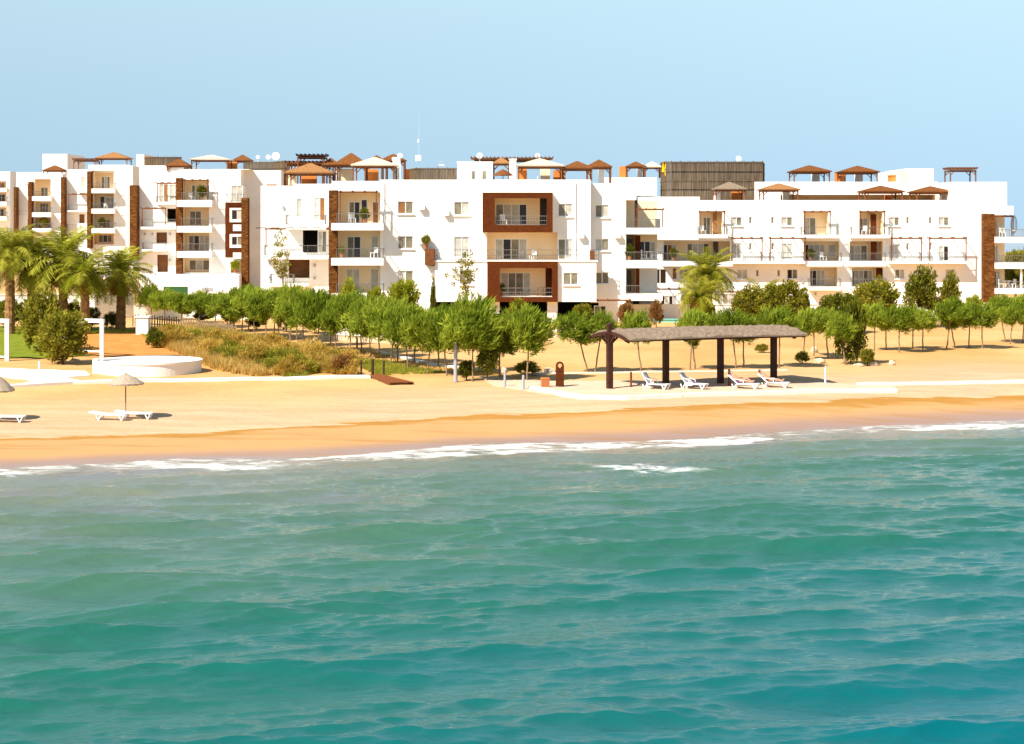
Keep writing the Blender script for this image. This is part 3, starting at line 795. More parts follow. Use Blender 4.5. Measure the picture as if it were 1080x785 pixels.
shrub(457, 348, 297, 8, 'leaf_dark', 'slim dark cypress against the white wall', 'cypress', 1, 0.02, cat='tree')
shrub(614, 350, 318, 26, 'leaf_olive', 'olive shrub in front of the dark parking bay', 'shrub', 0)
shrub(546, 352, 316, 26, 'leaf_olive', 'shrub with pale flowers under the brown framed balcony', 'shrub', 1)
shrub(660, 347, 317, 20, 'leaf_red', 'reddish shrub beneath the brown slatted awning', 'shrub', 0)
shrub(692, 346, 318, 18, 'leaf_red', 'round reddish shrub by the ground floor windows', 'shrub', 1)
shrub(748, 350, 320, 14, 'leaf_olive', 'small tree with white blossom between the palms and windows', 'shrub', 2, 0.3)
shrub(790, 348, 304, 46, 'leaf_olive', 'rounded olive shrub to the right of the fan palm', 'shrub', 1)
shrub(826, 348, 298, 56, 'leaf_olive', 'big loose olive shrub with pale flowers before the right wing', 'shrub', 2)
shrub(850, 342, 306, 10, 'leaf_dark', 'narrow dark evergreen between two large shrubs', 'cypress', 0, 0.02, cat='tree')
shrub(886, 352, 305, 54, 'leaf_dark', 'dense dark olive shrub rising behind the tall dark one', 'shrub', 0)
shrub(924, 345, 292, 58, 'leaf_olive', 'large brownish shrub below the second recessed balcony', 'shrub', 0)
shrub(972, 346, 284, 44, 'leaf_dark', 'dark round tree below the slit windows near the building end', 'tree', 1, 0.2, cat='tree')
shrub(1002, 342, 290, 26, 'leaf_olive', 'sparse pale shrub to the right of the dark round tree', 'shrub', 1)
shrub(1026, 340, 312, 22, 'leaf_lime', 'pale green shrub at the foot of the brown stone strip', 'shrub', 2)
shrub(897, 384, 318, 36, 'leaf_dark', 'tall dark shrub leafy to the ground among the clipped trees', 'tall_shrub', 2, 0.02)
shrub(915, 386, 366, 18, 'leaf_olive', 'low yellow-green shrub at the foot of the tall dark shrub', 'shrub', 0)
shrub(846, 384, 371, 18, 'leaf_olive', 'low olive shrub under the trees past the thatched roof end', 'shrub', 1)
shrub(514, 403, 366, 26, 'leaf_dark', 'dark twisted shrub under the crowns near the grey pole', 'shrub', 2, 0.25)
shrub(492, 402, 378, 20, 'leaf_dark', 'dark low shrub at the foot of the grey pole', 'shrub', 0)
shrub(556, 396, 381, 32, 'leaf_olive', 'flat olive shrub among the pale boulders', 'shrub', 1)
shrub(803, 372, 363, 16, 'leaf_olive', 'tiny shrub on the sand behind the shelter', 'shrub', 2)
shrub(362, 394, 374, 30, 'leaf_red', 'rusty flowering bush at the end of the dry grass', 'shrub', 1)
shrub(165, 368, 350, 24, 'leaf_dark', 'dark green clump at the head of the dry grass bank', 'shrub', 2)
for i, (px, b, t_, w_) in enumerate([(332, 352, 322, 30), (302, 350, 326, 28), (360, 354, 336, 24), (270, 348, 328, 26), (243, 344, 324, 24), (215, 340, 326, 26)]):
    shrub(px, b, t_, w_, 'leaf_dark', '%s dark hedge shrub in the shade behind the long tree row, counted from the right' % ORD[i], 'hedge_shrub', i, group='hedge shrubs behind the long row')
# woods past the end of the building, and behind it to the right
for i, (px, D, tp, w_) in enumerate([(1071, 216, 259, 30), (1090, 220, 262, 46), (1078, 242, 266, 40), (1105, 235, 256, 60)]):
    z = 2.0; y = D; x = X_(px, D); H = Z_(tp, D) - z; W = w_ * D / F
    t = thing('tree', ['yellow-green tree seen through the open end balcony', 'bushy tree beyond the end balconies at the right edge', 'darker tree behind the yellow-green one past the balconies', 'tall tree just outside the end balconies'][i], 'tree', (x, y, z))
    child('trunk', STEM, t, (0, 0, 0), (0, 0, 0), (1.6, 1.6, H * 0.5))
    child('crown', shrub_mesh('leaf_olive' if i != 2 else 'leaf_dark', i % 3), t, (0, 0, H * 0.58), (0, 0, i), (W / 2, W / 2, H * 0.43))

# sparse street trees in front of the building
for px, b, tp, wpx, tw, lb in ((497, 352, 260, 29, 6, 'slender sparse tree in front of the white wall beside the brown frames'),
                               (303, 342, 240, 26, 2, 'thin yellowish tree in front of the second recessed terrace')):
    x, y, z = spot(px, b); H = (b - tp) * y / F; W = wpx * y / F
    t = thing('sparse_tree', lb, 'tree', (x, y, z))
    me = trunk_mesh('sparse_trunk', M['trunk'], int(px), H * 0.55, 0.10, 0.06, lean=(-0.5, 0.1), limbs=6, spread=0.7, limb_len=H * 0.22)
    child('trunk', me, t)
    cm = crown_mesh('sparse_crown', M['leaf_olive'], int(px), 42, 26, W / 2, H * 0.31, 0.30, 0.22, 0.10, up=0.3, hollow=0.2, bottom=-1)
    child('crown', cm, t, (-0.5, 0.1, H * 0.68))

# palms


def palm(px, base, top, wpx, label, seed, nfr=46, dead=10, thick=0.36):
    x, y, z = spot(px, base); H = (base - top) * y / F; R = wpx * y / F / 2 * 1.15
    rg = np.random.default_rng(seed)
    t = thing('date_palm', label, 'palm', (x, y, z), 0, 'date palms by the lawn' if px < 200 else None)
    th = H - R * 0.75
    mb = MB(); pts = []; rad = []
    for i in range(22):
        f = i / 21; pts.append((0.05 * sin(f * 3), 0, th * f - (0.2 if i == 0 else 0))); rad.append(thick * (1.15 - 0.35 * f + (0.10 if i % 2 else 0)) * (1 + 0.35 * max(0, f - 0.8) * 5))
    mb.tube(pts, rad, 10); mb.build('trunk', M['palm_trunk'], t, smooth=False)

    def fronds(n, name, m, lo, hi, Lr):
        V = []; NF = []; var = []
        for k in range(n):
            az = 2.399963 * k + rg.normal(0, 0.25); el = radians(lo + (hi - lo) * ((k + 0.5) / n) + rg.normal(0, 5)); L = R * Lr * rg.uniform(0.85, 1.15)
            p = np.array((0.1 * cos(az), 0.1 * sin(az), th)); pos = []
            e = el
            ns = 14
            for j in range(ns):
                pos.append(p.copy()); p = p + L / ns * np.array((cos(az) * cos(e), sin(az) * cos(e), sin(e))); e -= radians(6.2 + 2.5 * (j / ns)) * (0.7 if el > 1 else 1.0)
            pos = np.array(pos); side = np.array((-sin(az), cos(az), 0)); vv = rg.uniform(0.1, 0.9)
            for j in range(1, ns):
                tdir = pos[j] - pos[j - 1]; tdir /= np.linalg.norm(tdir); nn = np.cross(side, tdir)
                for q in (0.0, 0.5):
                    c = pos[j - 1] + (pos[j] - pos[j - 1]) * q
                    ll = R * 0.34 * sin(pi * (0.12 + 0.80 * (j + q) / ns)) * rg.uniform(0.8, 1.2)
                    for sg in (-1, 1):
                        dirn = side * sg * 0.8 + tdir * 0.62 - nn * 0.0 + np.array((0, 0, -0.28)) + rg.normal(0, 0.10, 3); dirn /= np.linalg.norm(dirn)
                        wv = tdir * 0.028 * R / 1.6
                        V += [c - wv, c + wv, c + dirn * ll + wv * .3, c + dirn * ll - wv * .3]; var.append(vv + rg.normal(0, 0.12))
                # rachis
                wv = side * 0.025
                V += [pos[j - 1] - wv, pos[j - 1] + wv, pos[j] + wv, pos[j] - wv]; var.append(vv)
        V = np.array(V); f = np.arange(len(V)).reshape(-1, 4)
        child(name, np_mesh(name, V, f, m, np.clip(np.array(var), 0, 1)), t)
    fronds(nfr, 'crown', M['leaf_palm'], 84, -22, 1.18)
    fronds(dead, 'dead_fronds', M['leaf_dead'], -30, -62, 0.62)
    return t


palm(127, 349, 262, 66, 'solitary date palm with a stout trunk beside the orange path', 1)
palm(66, 352, 243, 78, 'broad date palm with arching fronds behind the round bushes', 2, dead=14)
palm(89, 354, 264, 60, 'shorter date palm with an orange dead skirt next to the broad one', 3, dead=16)
palm(33, 351, 250, 66, 'date palm with drooping yellowish fronds between two taller palms', 4)
palm(10, 353, 237, 64, 'date palm rising at the left edge', 5)
palm(-14, 351, 246, 60, 'date palm cut off by the left edge', 6)
palm(746, 346, 266, 58, 'fan of palm fronds in front of the right wing balconies', 7, nfr=50)
palm(737, 350, 294, 46, 'low bushy palm at the foot of the taller palm before the right wing', 8, nfr=40, dead=14)
palm(806, 346, 296, 48, 'young palm with thin fronds above the olive shrubs', 9, nfr=26, dead=4, thick=0.22)

# grasses on the bank


def blades(name, m, pix_poly, n_tuft, per, h, label, seed, wind=0.06):
    from math import inf
    rg = np.random.default_rng(seed)
    poly = np.array([hit(*p)[:2] for p in pix_poly])
    lo = poly.min(0); hi = poly.max(0)
    pts = []
    while len(pts) < n_tuft:
        p = rg.uniform(lo, hi); inside = False; j = len(poly) - 1
        for i in range(len(poly)):
            if (poly[i, 1] > p[1]) != (poly[j, 1] > p[1]) and p[0] < (poly[j, 0] - poly[i, 0]) * (p[1] - poly[i, 1]) / (poly[j, 1] - poly[i, 1]) + poly[i, 0]: inside = not inside
            j = i
        if inside: pts.append(p)
    pts = np.array(pts); sc = rg.uniform(0.5, 1.25, n_tuft) * (0.75 + 0.35 * vnoise(pts[:, 0], pts[:, 1], seed, 7.0))
    tv = np.clip(0.5 + 0.35 * vnoise(pts[:, 0], pts[:, 1], seed + 9, 5.0) + rg.normal(0, 0.12, n_tuft), 0, 1)
    zz = np.array([ground_z(*p) for p in pts])
    b = np.repeat(np.column_stack([pts, zz]), per, 0); N = len(b); s = np.repeat(sc, per)
    b[:, :2] += rg.normal(0, 0.16, (N, 2)) * s[:, None]
    az = rg.uniform(0, 2 * pi, N); ln = rg.uniform(0.2, 1.3, N); H = h * s * rg.uniform(0.5, 1.1, N)
    tip = b + np.column_stack([cos_(az) * ln * H * .6 + wind * H, sin_(az) * ln * H * .6, H])
    sd = np.column_stack([-sin_(az), cos_(az), 0 * az]) * 0.022
    V = np.stack([b - sd, b + sd, tip], 1).reshape(-1, 3)
    me = np_mesh(name, V, np.arange(3 * N).reshape(-1, 3), m, np.clip(np.repeat(tv, per) + rg.normal(0, 0.15, N), 0, 1))
    o = bpy.data.objects.new(name, me); COL.objects.link(o); tag(o, label, 'grass', kind='stuff')


cos_, sin_ = np.cos, np.sin
bank = [(160, 362), (172, 368), (195, 377), (225, 389), (250, 396), (290, 397), (318, 396), (340, 391), (372, 395), (368, 385), (330, 378), (300, 368), (270, 362), (235, 352), (205, 348), (180, 349), (165, 352)]
blades('dry_grass', M['grass_dry'], bank, 2600, 30, 0.85, 'tall dry straw-coloured grass covering the bank beside the orange path', 31)
blades('green_grass', M['grass_green'], [(200, 352), (240, 358), (290, 372), (330, 384), (345, 392), (372, 391), (330, 374), (290, 364), (250, 354), (215, 347)], 520, 34, 0.7, 'green grass growing through the dry bank under the tree row', 32)
blades('rough_grass', M['grass_green'], [(300, 398), (318, 399), (325, 395), (312, 393)], 40, 40, 0.45, 'small patch of green grass at the foot of the dry bank', 33)
blades('lawn_strip', M['grass_green'], [(330, 381), (372, 384), (400, 396), (470, 394), (440, 387), (400, 380), (350, 374)], 900, 26, 0.22, 'short green grass strip behind the dark ramp posts', 34)
blades('tree_row_grass', M['grass_dry'], [(280, 362), (330, 372), (380, 380), (470, 393), (530, 398), (560, 399), (480, 386), (400, 372), (320, 360)], 500, 20, 0.28, 'thin dry grass on the sand under the long tree row', 35)
blades('verge_grass', M['grass_green'], [(88, 350.5), (140, 349), (156, 353), (168, 362), (158, 360), (146, 352.5), (96, 353.5)], 420, 26, 0.35, 'green grass verge between the orange path and the solitary palm', 36)
# scrub clumps on the bank
SCR = [crown_mesh('scrub_crown', M['scrub'], 300 + q, 70, 34, 1.0, 1.0, 0.30, 0.26, 0.05, up=1.1, hollow=0.2, bottom=-0.35) for q in range(3)] + [crown_mesh('scrub_crown', M['leaf_olive'], 304, 70, 34, 1.0, 1.0, 0.30, 0.22, 0.06, up=0.9, hollow=0.2, bottom=-0.35)]
rgs = random.Random(12); placed = []
while len(placed) < 64:
    f = rgs.random(); px = 170 + f * 200; top_ = 352 + f * 30; bot = min(396, 366 + f * 46)
    py = top_ + (bot - top_) * rgs.random()
    if any(abs(px - a) < 7 and abs(py - b) < 4 for a, b in placed): continue
    placed.append((px, py)); x, y, z = spot(px, py); h = rgs.uniform(0.6, 1.25)
    gr = rgs.random() < (0.5 if py < top_ + (bot - top_) * 0.35 else 0.30)
    t = thing('scrub_clump', 'olive scrub clump growing among the straw-coloured grass of the bank' if gr else 'tan scrub clump growing among the straw-coloured grass of the bank', 'shrub', (x, y, z), rgs.uniform(0, 6), 'olive scrub clumps on the bank' if gr else 'tan scrub clumps on the bank')
    child('crown', SCR[3] if gr else SCR[rgs.randrange(3)], t, (0, 0, h * .3), (0, 0, 0), (h * rgs.uniform(.8, 1.3), h * rgs.uniform(.8, 1.2), h * .8))
    child('stem', STEM, t, (0, 0, 0), (0, 0, 0), (h * .5, h * .5, h * .4))
#@@PART3
# ------------------------------------------------------------------ buildings


class Building:
    """walls are one relief: every cell of the front carries how far it lies behind the facade line"""

    def __init__(s, D, label, B=14.0, ground=2.0):
        s.D = D; s.B = B; s.rects = []; s.mats = []; s.jobs = []
        s.label = label; s.ground = ground
        s.root = None

    def x(s, px): return X_(px, s.D)
    def z(s, py): return Z_(py, s.D)

    def open(s, pxm):
        s.o = (s.x(pxm), s.D, s.ground)
        s.root = thing('apartment_building', s.label, 'building', s.o)

    def mi(s, m):
        if m not in s.mats: s.mats.append(m)
        return s.mats.index(m)

    def paint(s, a, b, c, d, off, m='white'):
        s.rects.append((s.x(a), s.z(d) if d is not None else s.ground - 0.4, s.x(c), s.z(b), off, s.mi(m)))

    def win(s, a, b, c, d, panes='cm', off=0.0, m='white', deep=0.16, sill=True, lintel=False):
        s.paint(a, b, c, d, off + deep, m)
        s.jobs.append((a, b, c, d, panes, off + deep, sill, 'window'))

    def door(s, a, b, c, d, panes='cm', off=0.0, m='white', deep=0.14):
        s.paint(a, b, c, d, off + deep, m)
        s.jobs.append((a, b, c, d, panes, off + deep, False, 'balcony_door'))

    def finish(s):
        xs = sorted({round(v, 4) for r in s.rects for v in (r[0], r[2])}); zs = sorted({round(v, 4) for r in s.rects for v in (r[1], r[3])})
        nx, nz = len(xs) - 1, len(zs) - 1
        off = np.full((nx + 2, nz + 2), np.inf); mm = np.zeros((nx + 2, nz + 2), int)
        cx = [(xs[i] + xs[i + 1]) / 2 for i in range(nx)]; cz = [(zs[i] + zs[i + 1]) / 2 for i in range(nz)]
        for x0, z0, x1, z1, o, m in s.rects:
            for i in range(nx):
                if x0 < cx[i] < x1:
                    for k in range(nz):
                        if z0 < cz[k] < z1:
                            off[i + 1, k + 1] = np.inf if o is None else o; mm[i + 1, k + 1] = m
        mb = MB(); D = s.D; B = s.B
        wi = s.mi('white')

        def quad(p, m): mb.add(p, [(0, 1, 2, 3)], m)
        for i in range(nx + 1):
            for k in range(nz + 1):
                o = off[i, k] if i and k else (off[i, k])
                if i >= 1 and k >= 1 and np.isfinite(o):
                    x0, x1, z0, z1 = xs[i - 1], xs[i], zs[k - 1], zs[k]
                    quad([(x0, D + o, z0), (x1, D + o, z0), (x1, D + o, z1), (x0, D + o, z1)], mm[i, k])
                    quad([(x0, D + B, z1), (x1, D + B, z1), (x1, D + B, z0), (x0, D + B, z0)], wi)
                # side to the right neighbour
                if k >= 1 and k <= nz:
                    a, b = off[i, k], off[i + 1, k]
                    if a != b:
                        aa, bb = min(a, B), min(b, B); xx = xs[min(i, nx)]
                        if i <= nx:
                            xx = xs[i]; m = (mm[i, k] if a > b else mm[i + 1, k]) if (np.isfinite(a) and np.isfinite(b)) else (mm[i, k] if np.isfinite(a) else mm[i + 1, k])
                            if abs(a - b) > 2 or not (np.isfinite(a) and np.isfinite(b)): m = wi if not (np.isfinite(a) and np.isfinite(b)) else m
                            z0, z1 = zs[k - 1], zs[k]; y0, y1 = D + aa, D + bb
                            quad([(xx, y0, z0), (xx, y1, z0), (xx, y1, z1), (xx, y0, z1)], m)
                if i >= 1 and i <= nx:
                    a, b = off[i, k], off[i, k + 1]
                    if a != b:
                        aa, bb = min(a, B), min(b, B); zz = zs[k]
                        m = (mm[i, k] if a > b else mm[i, k + 1]) if (np.isfinite(a) and np.isfinite(b)) else wi
                        x0, x1 = xs[i - 1], xs[i]; y0, y1 = D + aa, D + bb
                        quad([(x0, y0, zz), (x1, y0, zz), (x1, y1, zz), (x0, y1, zz)], m)
        o_ = s.o
        mb.build('wall', [M[q] for q in s.mats], s.root, o_)
        PM = {'c': 'pane_c', 'm': 'pane_m', 'd': 'pane_d', 'b': 'pane_b'}
        for a, b, c, d, panes, off_, sill, nm in s.jobs:
            x0, x1, z0, z1 = s.x(a), s.x(c), s.z(d), s.z(b); y = D + off_
            f = MB(); fw = 0.07; n = len(panes)
            f.box(x0, x1, y - 0.10, y + 0.02, z1 - fw, z1); f.box(x0, x1, y - 0.10, y + 0.02, z0, z0 + fw)
            W = (x1 - x0) / n
            for i in range(n + 1):
                xx = x0 + W * i; h = fw / 2 if 0 < i < n else fw
                xa = max(x0, xx - h); xb = min(x1, xx + h)
                f.box(xa, xb, y - 0.098, y + 0.018, z0 + fw, z1 - fw)
            fo = f.build(nm, M['upvc'], s.root, o_)
            for i in range(n):
                g = MB(); g.box(x0 + W * i + 0.03, x0 + W * (i + 1) - 0.03, y - 0.055, y - 0.03, z0 + fw - 0.01, z1 - fw + 0.01)
                g.build('pane', M[PM[panes[i]]], fo, o_)
            if sill:
                g = MB(); g.box(x0 - 0.10, x1 + 0.10, y - off_ * 0 - 0.30, y + 0.0, z0 - 0.09, z0 + 0.004); g.build('sill', M['upvc'], fo, o_)

    def box(s, name, m, a, b, c, d, front, back, parent=None, dz=0.0):
        g = MB(); g.box(s.x(a), s.x(c), s.D + front, s.D + back, s.z(d) + dz, s.z(b) + dz)
        return g.build(name, M[m], parent or s.root, s.o)

    def slab(s, a, b, c, d, front=-1.3, back=0.6):
        return s.box('balcony_slab', 'white', a, b, c, d, front, back)

    def rail(s, a, b, c, d, front=-1.22, back=0.0, sides=(True, True), step=0.16, m='rail', bar=0.016):
        g = MB(); x0, x1, z0, z1 = s.x(a), s.x(c), s.z(d), s.z(b); y = s.D + front; yb = s.D + back
        g.bar((x0, y, z1), (x1, y, z1), 0.05); g.bar((x0, y, z0 + 0.06), (x1, y, z0 + 0.06), 0.03)
        n = max(2, int((x1 - x0) / step))
        for i in range(n + 1):
            xx = x0 + (x1 - x0) * i / n; ww = 0.04 if i % 8 == 0 or i == n else bar
            g.bar((xx, y, z0 - 0.02), (xx, y, z1 - 0.02), ww)
        for k, sd in enumerate(sides):
            if sd and yb - y > 0.3:
                xx = (x0, x1)[k]
                g.bar((xx, y, z1), (xx, yb, z1), 0.05); g.bar((xx, y, z0 + 0.06), (xx, yb, z0 + 0.06), 0.03)
                nn = max(1, int((yb - y) / step))
                for i in range(1, nn): g.bar((xx, y + (yb - y) * i / nn, z0), (xx, y + (yb - y) * i / nn, z1), bar)
        return g.build('railing', M[m], s.root, s.o)

    def glass_rail(s, a, b, c, d, front):
        g = MB(); x0, x1, z0, z1 = s.x(a), s.x(c), s.z(d), s.z(b); y = s.D + front
        for zz in (z1, z0 + 0.5 * (z1 - z0), z0 + 0.05): g.bar((x0, y, zz), (x1, y, zz), 0.045)
        n = max(2, int((x1 - x0) / 1.6))
        for i in range(n + 1):
            xx = x0 + (x1 - x0) * i / n; g.bar((xx, y, z0 - 0.02), (xx, y, z1), 0.045)
        m_ = max(2, int((x1 - x0) / 0.22))
        for i in range(m_ + 1):
            xx = x0 + (x1 - x0) * i / m_; g.bar((xx, y, z0), (xx, y, z1), 0.012)
        return g.build('railing', M['rail'], s.root, s.o)

    def column(s, a, b, c, d, front=-0.9, back=0.5, m='stone'):
        return s.box('stone_column', m, a, b, c, d if d is not None else 330, front, back)

    def trellis(s, a, b, c, d, front=-1.3, beams=6, hang=True, m='wood'):
        """slatted timber pergola over a terrace: wall beam, front beam, rafters, posts"""
        g = MB(); x0, x1, z0, z1 = s.x(a), s.x(c), s.z(d), s.z(b); y = s.D + front
        g.bar((x0 - .1, y, z1), (x1 + .1, y, z1), 0.10, 0.14)
        n = max(3, int((x1 - x0) / 1.1))
        for i in range(n + 1):
            xx = x0 + (x1 - x0) * i / n; g.bar((xx, y - 0.25, z1 + 0.10), (xx, s.D + 0.05, z1 + 0.10), 0.045, 0.08)
        if hang:
            for xx in (x0, x1): g.bar((xx, y, z0), (xx, y, z1), 0.09)
        return g.build('terrace_pergola', M[m], s.root, s.o)

    def lamps(s, pts, off=0.0):
        for px, py in pts:
            g = MB(); x, z = s.x(px), s.z(py); g.box(x - .09, x + .09, s.D + off - .16, s.D + off + .02, z - .13, z + .13)
            g.build('wall_lamp', M['grey_metal'], s.root, s.o)


# ---- central block ---------------------------------------------------------
C = Building(164.0, 'white central apartment block with two brown framed balconies facing the beach', B=18)
C.open(480)
P = C.paint
P(262, 194, 350, None, 8.0); P(300, 192, 350, 200, 8.0)
P(350, 191, 401, None, 0.0); P(401, 189.6, 623, None, 0.0); P(623, 193, 661, None, 1.0); P(661, 205, 672, 240, 1.0)
P(661, 235, 699, None, 6.0)
# left balcony stack: recesses
for t, b in ((203, 239), (243, 275), (279, 312)): P(357, t, 401, b, 1.7, 'cream')
for (a, b, c, d, p) in ((366, 212.5, 378, 236, 'md'), (379, 210, 386, 236, 'd'), (391, 212.5, 398, 236, 'b'), (364, 249.5, 379, 272.5, 'md'), (390, 249, 398, 272.5, 'c'), (363, 284, 378, 309.5, 'cc'), (389, 284, 398, 309, 'c')):
    C.door(a, b, c, d, p, 1.7, 'cream')
for b, d in ((235.5, 243), (272, 279.7), (309, 316.5)): C.slab(351, b, 405.5, d, -1.5, 1.0)
for b, d in ((225.5, 235.5), (262, 272), (299, 309)): C.rail(357, b, 405, d, -1.42, 0.0, (False, True))
C.column(347.7, 201, 356.6, None, -0.9, 0.6)
C.trellis(360, 203, 398, 235, -1.2, 6)
for b in (212.5, 249.2, 285.5): C.win(419.5, b, 436, b + 13.4, ('bm', 'mm', 'cm')[int((b - 212) / 36)])
C.win(479, 213, 495, 227.3, 'mc'); C.win(479, 249.8, 495, 271.5, 'cc', sill=False); C.win(484, 285.5, 498, 300, 'mm', off=-0.9 if False else 0)
# ground floor void, its shade put into the wall colour
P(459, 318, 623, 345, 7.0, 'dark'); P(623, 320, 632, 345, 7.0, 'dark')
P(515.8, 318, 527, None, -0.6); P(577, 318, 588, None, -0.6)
# volumes of the first floor and framed balconies
P(459, 275, 514.5, 318, -0.9); P(587.5, 275, 628.5, 318, -0.9)
C.win(485, 285.5, 498.5, 300, 'mm', off=-0.9); C.win(594, 287.5, 609.5, 300.5, 'mm', off=-0.9)
P(514, 275.5, 588, 318, -1.25, 'frame_brown'); P(527.3, 282.6, 582, 312.6, 1.4, 'cream'); P(527.3, 311.9, 582, 312.6, 0.0, 'white')
P(509, 203.3, 582.6, 245.2, -1.25, 'frame_brown'); P(522, 209.6, 576.5, 237.6, 1.4, 'cream')
P(513.5, 245.2, 588, 275.5, 1.2, 'cream')
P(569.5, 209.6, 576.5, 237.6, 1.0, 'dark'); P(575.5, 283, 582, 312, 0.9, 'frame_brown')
C.door(522.5, 215, 556, 237.3, 'mccd', 1.4, 'cream'); C.door(522, 252, 556, 274.3, 'cdmc', 1.2, 'cream')
C.door(528, 288, 560, 312, 'cmmc', 1.4, 'cream')
C.box('balcony_slab', 'white', 452, 274.2, 630, 276, -1.0, 0.3)
C.glass_rail(459, 263.5, 631, 274.4, -0.85)
C.glass_rail(522.5, 228, 576.5, 237.5, -1.0); C.glass_rail(527.5, 303.5, 582, 312.4, -1.0)
C.box('planter_box', 'wood', 448.7, 262.5, 458.6, 279.5, -1.2, 0.2); C.box('balcony_bracket', 'white', 453, 280.5, 463, 290.5, -0.5, 0.2)
C.box('planter_box', 'wood', 621.6, 264.3, 626.6, 274.2, -0.98, -0.62)
# right windows
C.win(588.5, 215, 604, 228.5, 'mc'); C.door(588.5, 252, 604, 274.1, 'mc')
for b, d, p in ((216, 229.5, 'mc'), (252, 264.8, 'cm'), (287.5, 300, 'mm')): C.win(628.3, b, 643, d, p, off=1.0)
C.win(627, 323, 640, 335, 'md', off=1.0)
# right balcony stack
P(661, 211, 699, 243.5, 6.0, 'cream'); P(661, 248, 699, 278, 6.0, 'cream'); P(661, 282.5, 677, 313, 6.0, 'cream')
P(672, 249, 678, 275, 3.2, 'frame_brown'); P(673, 284, 677, 311, 3.2, 'frame_brown')
C.door(663, 252, 672, 275, 'm', 6.0, 'cream'); C.door(679, 255, 697, 274, 'ddc', 6.0, 'cream'); C.door(664, 286, 671.5, 311, 'm', 6.0, 'cream')
C.win(683, 284, 702, 299, 'ddd', off=6.0) if False else None
P(699, 0, 700, 1, None)
C.slab(659.5, 240.5, 699, 247.2, 0.2, 6.2); C.slab(659.5, 275, 699, 283, 0.2, 6.2); C.slab(659.5, 310.5, 699, 317.5, 0.2, 6.2)
C.rail(660, 231.3, 696.5, 240.5, 0.3, 6.0, (False, True)); C.rail(660, 266, 699, 275, 0.3, 6, (False, False)); C.rail(660, 301.5, 677, 310.5, 0.3, 6, (False, False))
C.column(670.5, 208, 673.5, 241, 1.2, 1.5, 'dark_wood')
C.trellis(673, 221, 700, 240, 1.0, 5)
C.trellis(629, 316.5, 664, 330, -0.7, 7, False)
P(672, 319, 679, 337, 6.2, 'frame_brown')
# C0: set-back terrace bay
C.win(302, 208.5, 308, 228, 'c', off=8.0, sill=False); C.door(321, 207, 333.5, 233, 'cb', off=8.0); C.win(337.5, 213.5, 341, 227, 'm', off=8.0, sill=False)
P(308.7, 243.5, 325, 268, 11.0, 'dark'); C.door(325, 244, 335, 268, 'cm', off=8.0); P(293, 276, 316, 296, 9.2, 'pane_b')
C.win(337.5, 247.5, 341.5, 259, 'm', off=8.0, sill=False)
C.slab(292, 236.8, 336, 242.5, 6.3, 8.3); C.rail(292, 226.8, 335, 236.8, 6.4, 8.0)
C.slab(268, 270.5, 345, 275, 6.3, 8.3); C.rail(268.6, 260, 344, 270.5, 6.4, 8.0)
C.rail(275, 291.5, 300, 301.5, 6.4, 8.0); C.slab(272, 301.5, 316, 305, 6.3, 8.3)
C.trellis(270, 241.8, 345, 262, 6.7, 12)
C.lamps([(287, 218), (272, 279), (287, 281), (322, 282), (340, 283), (272, 295), (322, 296)], 8.0)
for px, py in ((442, 216), (442, 252), (468, 222), (610, 246), (649, 246)):
    C.box('air_conditioner', 'upvc', px, py, px + 6, py + 5.5, -0.42 + (1.0 if px > 623 else 0), -0.05 + (1.0 if px > 623 else 0))
for px in (404.5, 606.5): C.box('drain_pipe', 'upvc', px, 193, px + 1.0, 274, -0.10, -0.0)
C.finish()
roofC = C.z(189.6)

# ---- right wing ------------------------------------------------------------
R = Building(192.0, 'long white right wing with balconies under a dark reed screen on its roof', B=18)
R.open(870)
P = R.paint
P(676, 207.6, 738, None, 0); P(738, 211.2, 1062, None, 0)
P(640, 185, 700, 205, 9.0)
P(804, 190.5, 1003, 211.2, 6.0); P(1003, 192, 1062, 211.5, 0.0)
P(970, 176, 998.5, 192, 6.0); P(962, 178, 970, 192, 7.0, 'cream')
P(832, 204.5, 1001, 211.2, 9.0, 'cream')
# level 3
for a, c in ((737.5, 762), (847.5, 873.5), (906.3, 931)): P(a, 223.5, c, 248, 1.5, 'cream')
P(752.5, 224, 757, 247, 0.6, 'pane_b'); P(919, 226, 925.5, 249, 0.6, 'frame_brown')
R.door(743, 229, 751, 247.5, 'mm', 1.5, 'cream'); R.door(850, 229.5, 863, 247.8, 'cm', 1.5, 'cream'); R.door(907.5, 230, 918.5, 247.8, 'mc', 1.5, 'cream')
for a, c in ((771, 782.5), (824, 836), (937.7, 948.7), (990, 1001)): R.win(a, 229.2, c, 238.4, 'cm')
for a in (790, 813.3, 955.8, 979.6): R.win(a, 229, a + 3.4, 236.5, 'm', sill=False)
for a, c in ((735, 766), (843.5, 882), (896, 936.5)): R.slab(a, 247.8, c, 251.2, -1.3, 1.6); R.rail(a + .4, 239.5, c - .4, 247.8, -1.22, 0)
R.slab(676, 247.2, 768, 253, -1.0, 0.5); R.slab(842, 247.6, 940, 253.2, -1.02, 0.5) if False else None
for a, c in ((737, 763), (847, 874), (906, 931)): R.trellis(a, 223.6, c, 247, -0.9, 5)
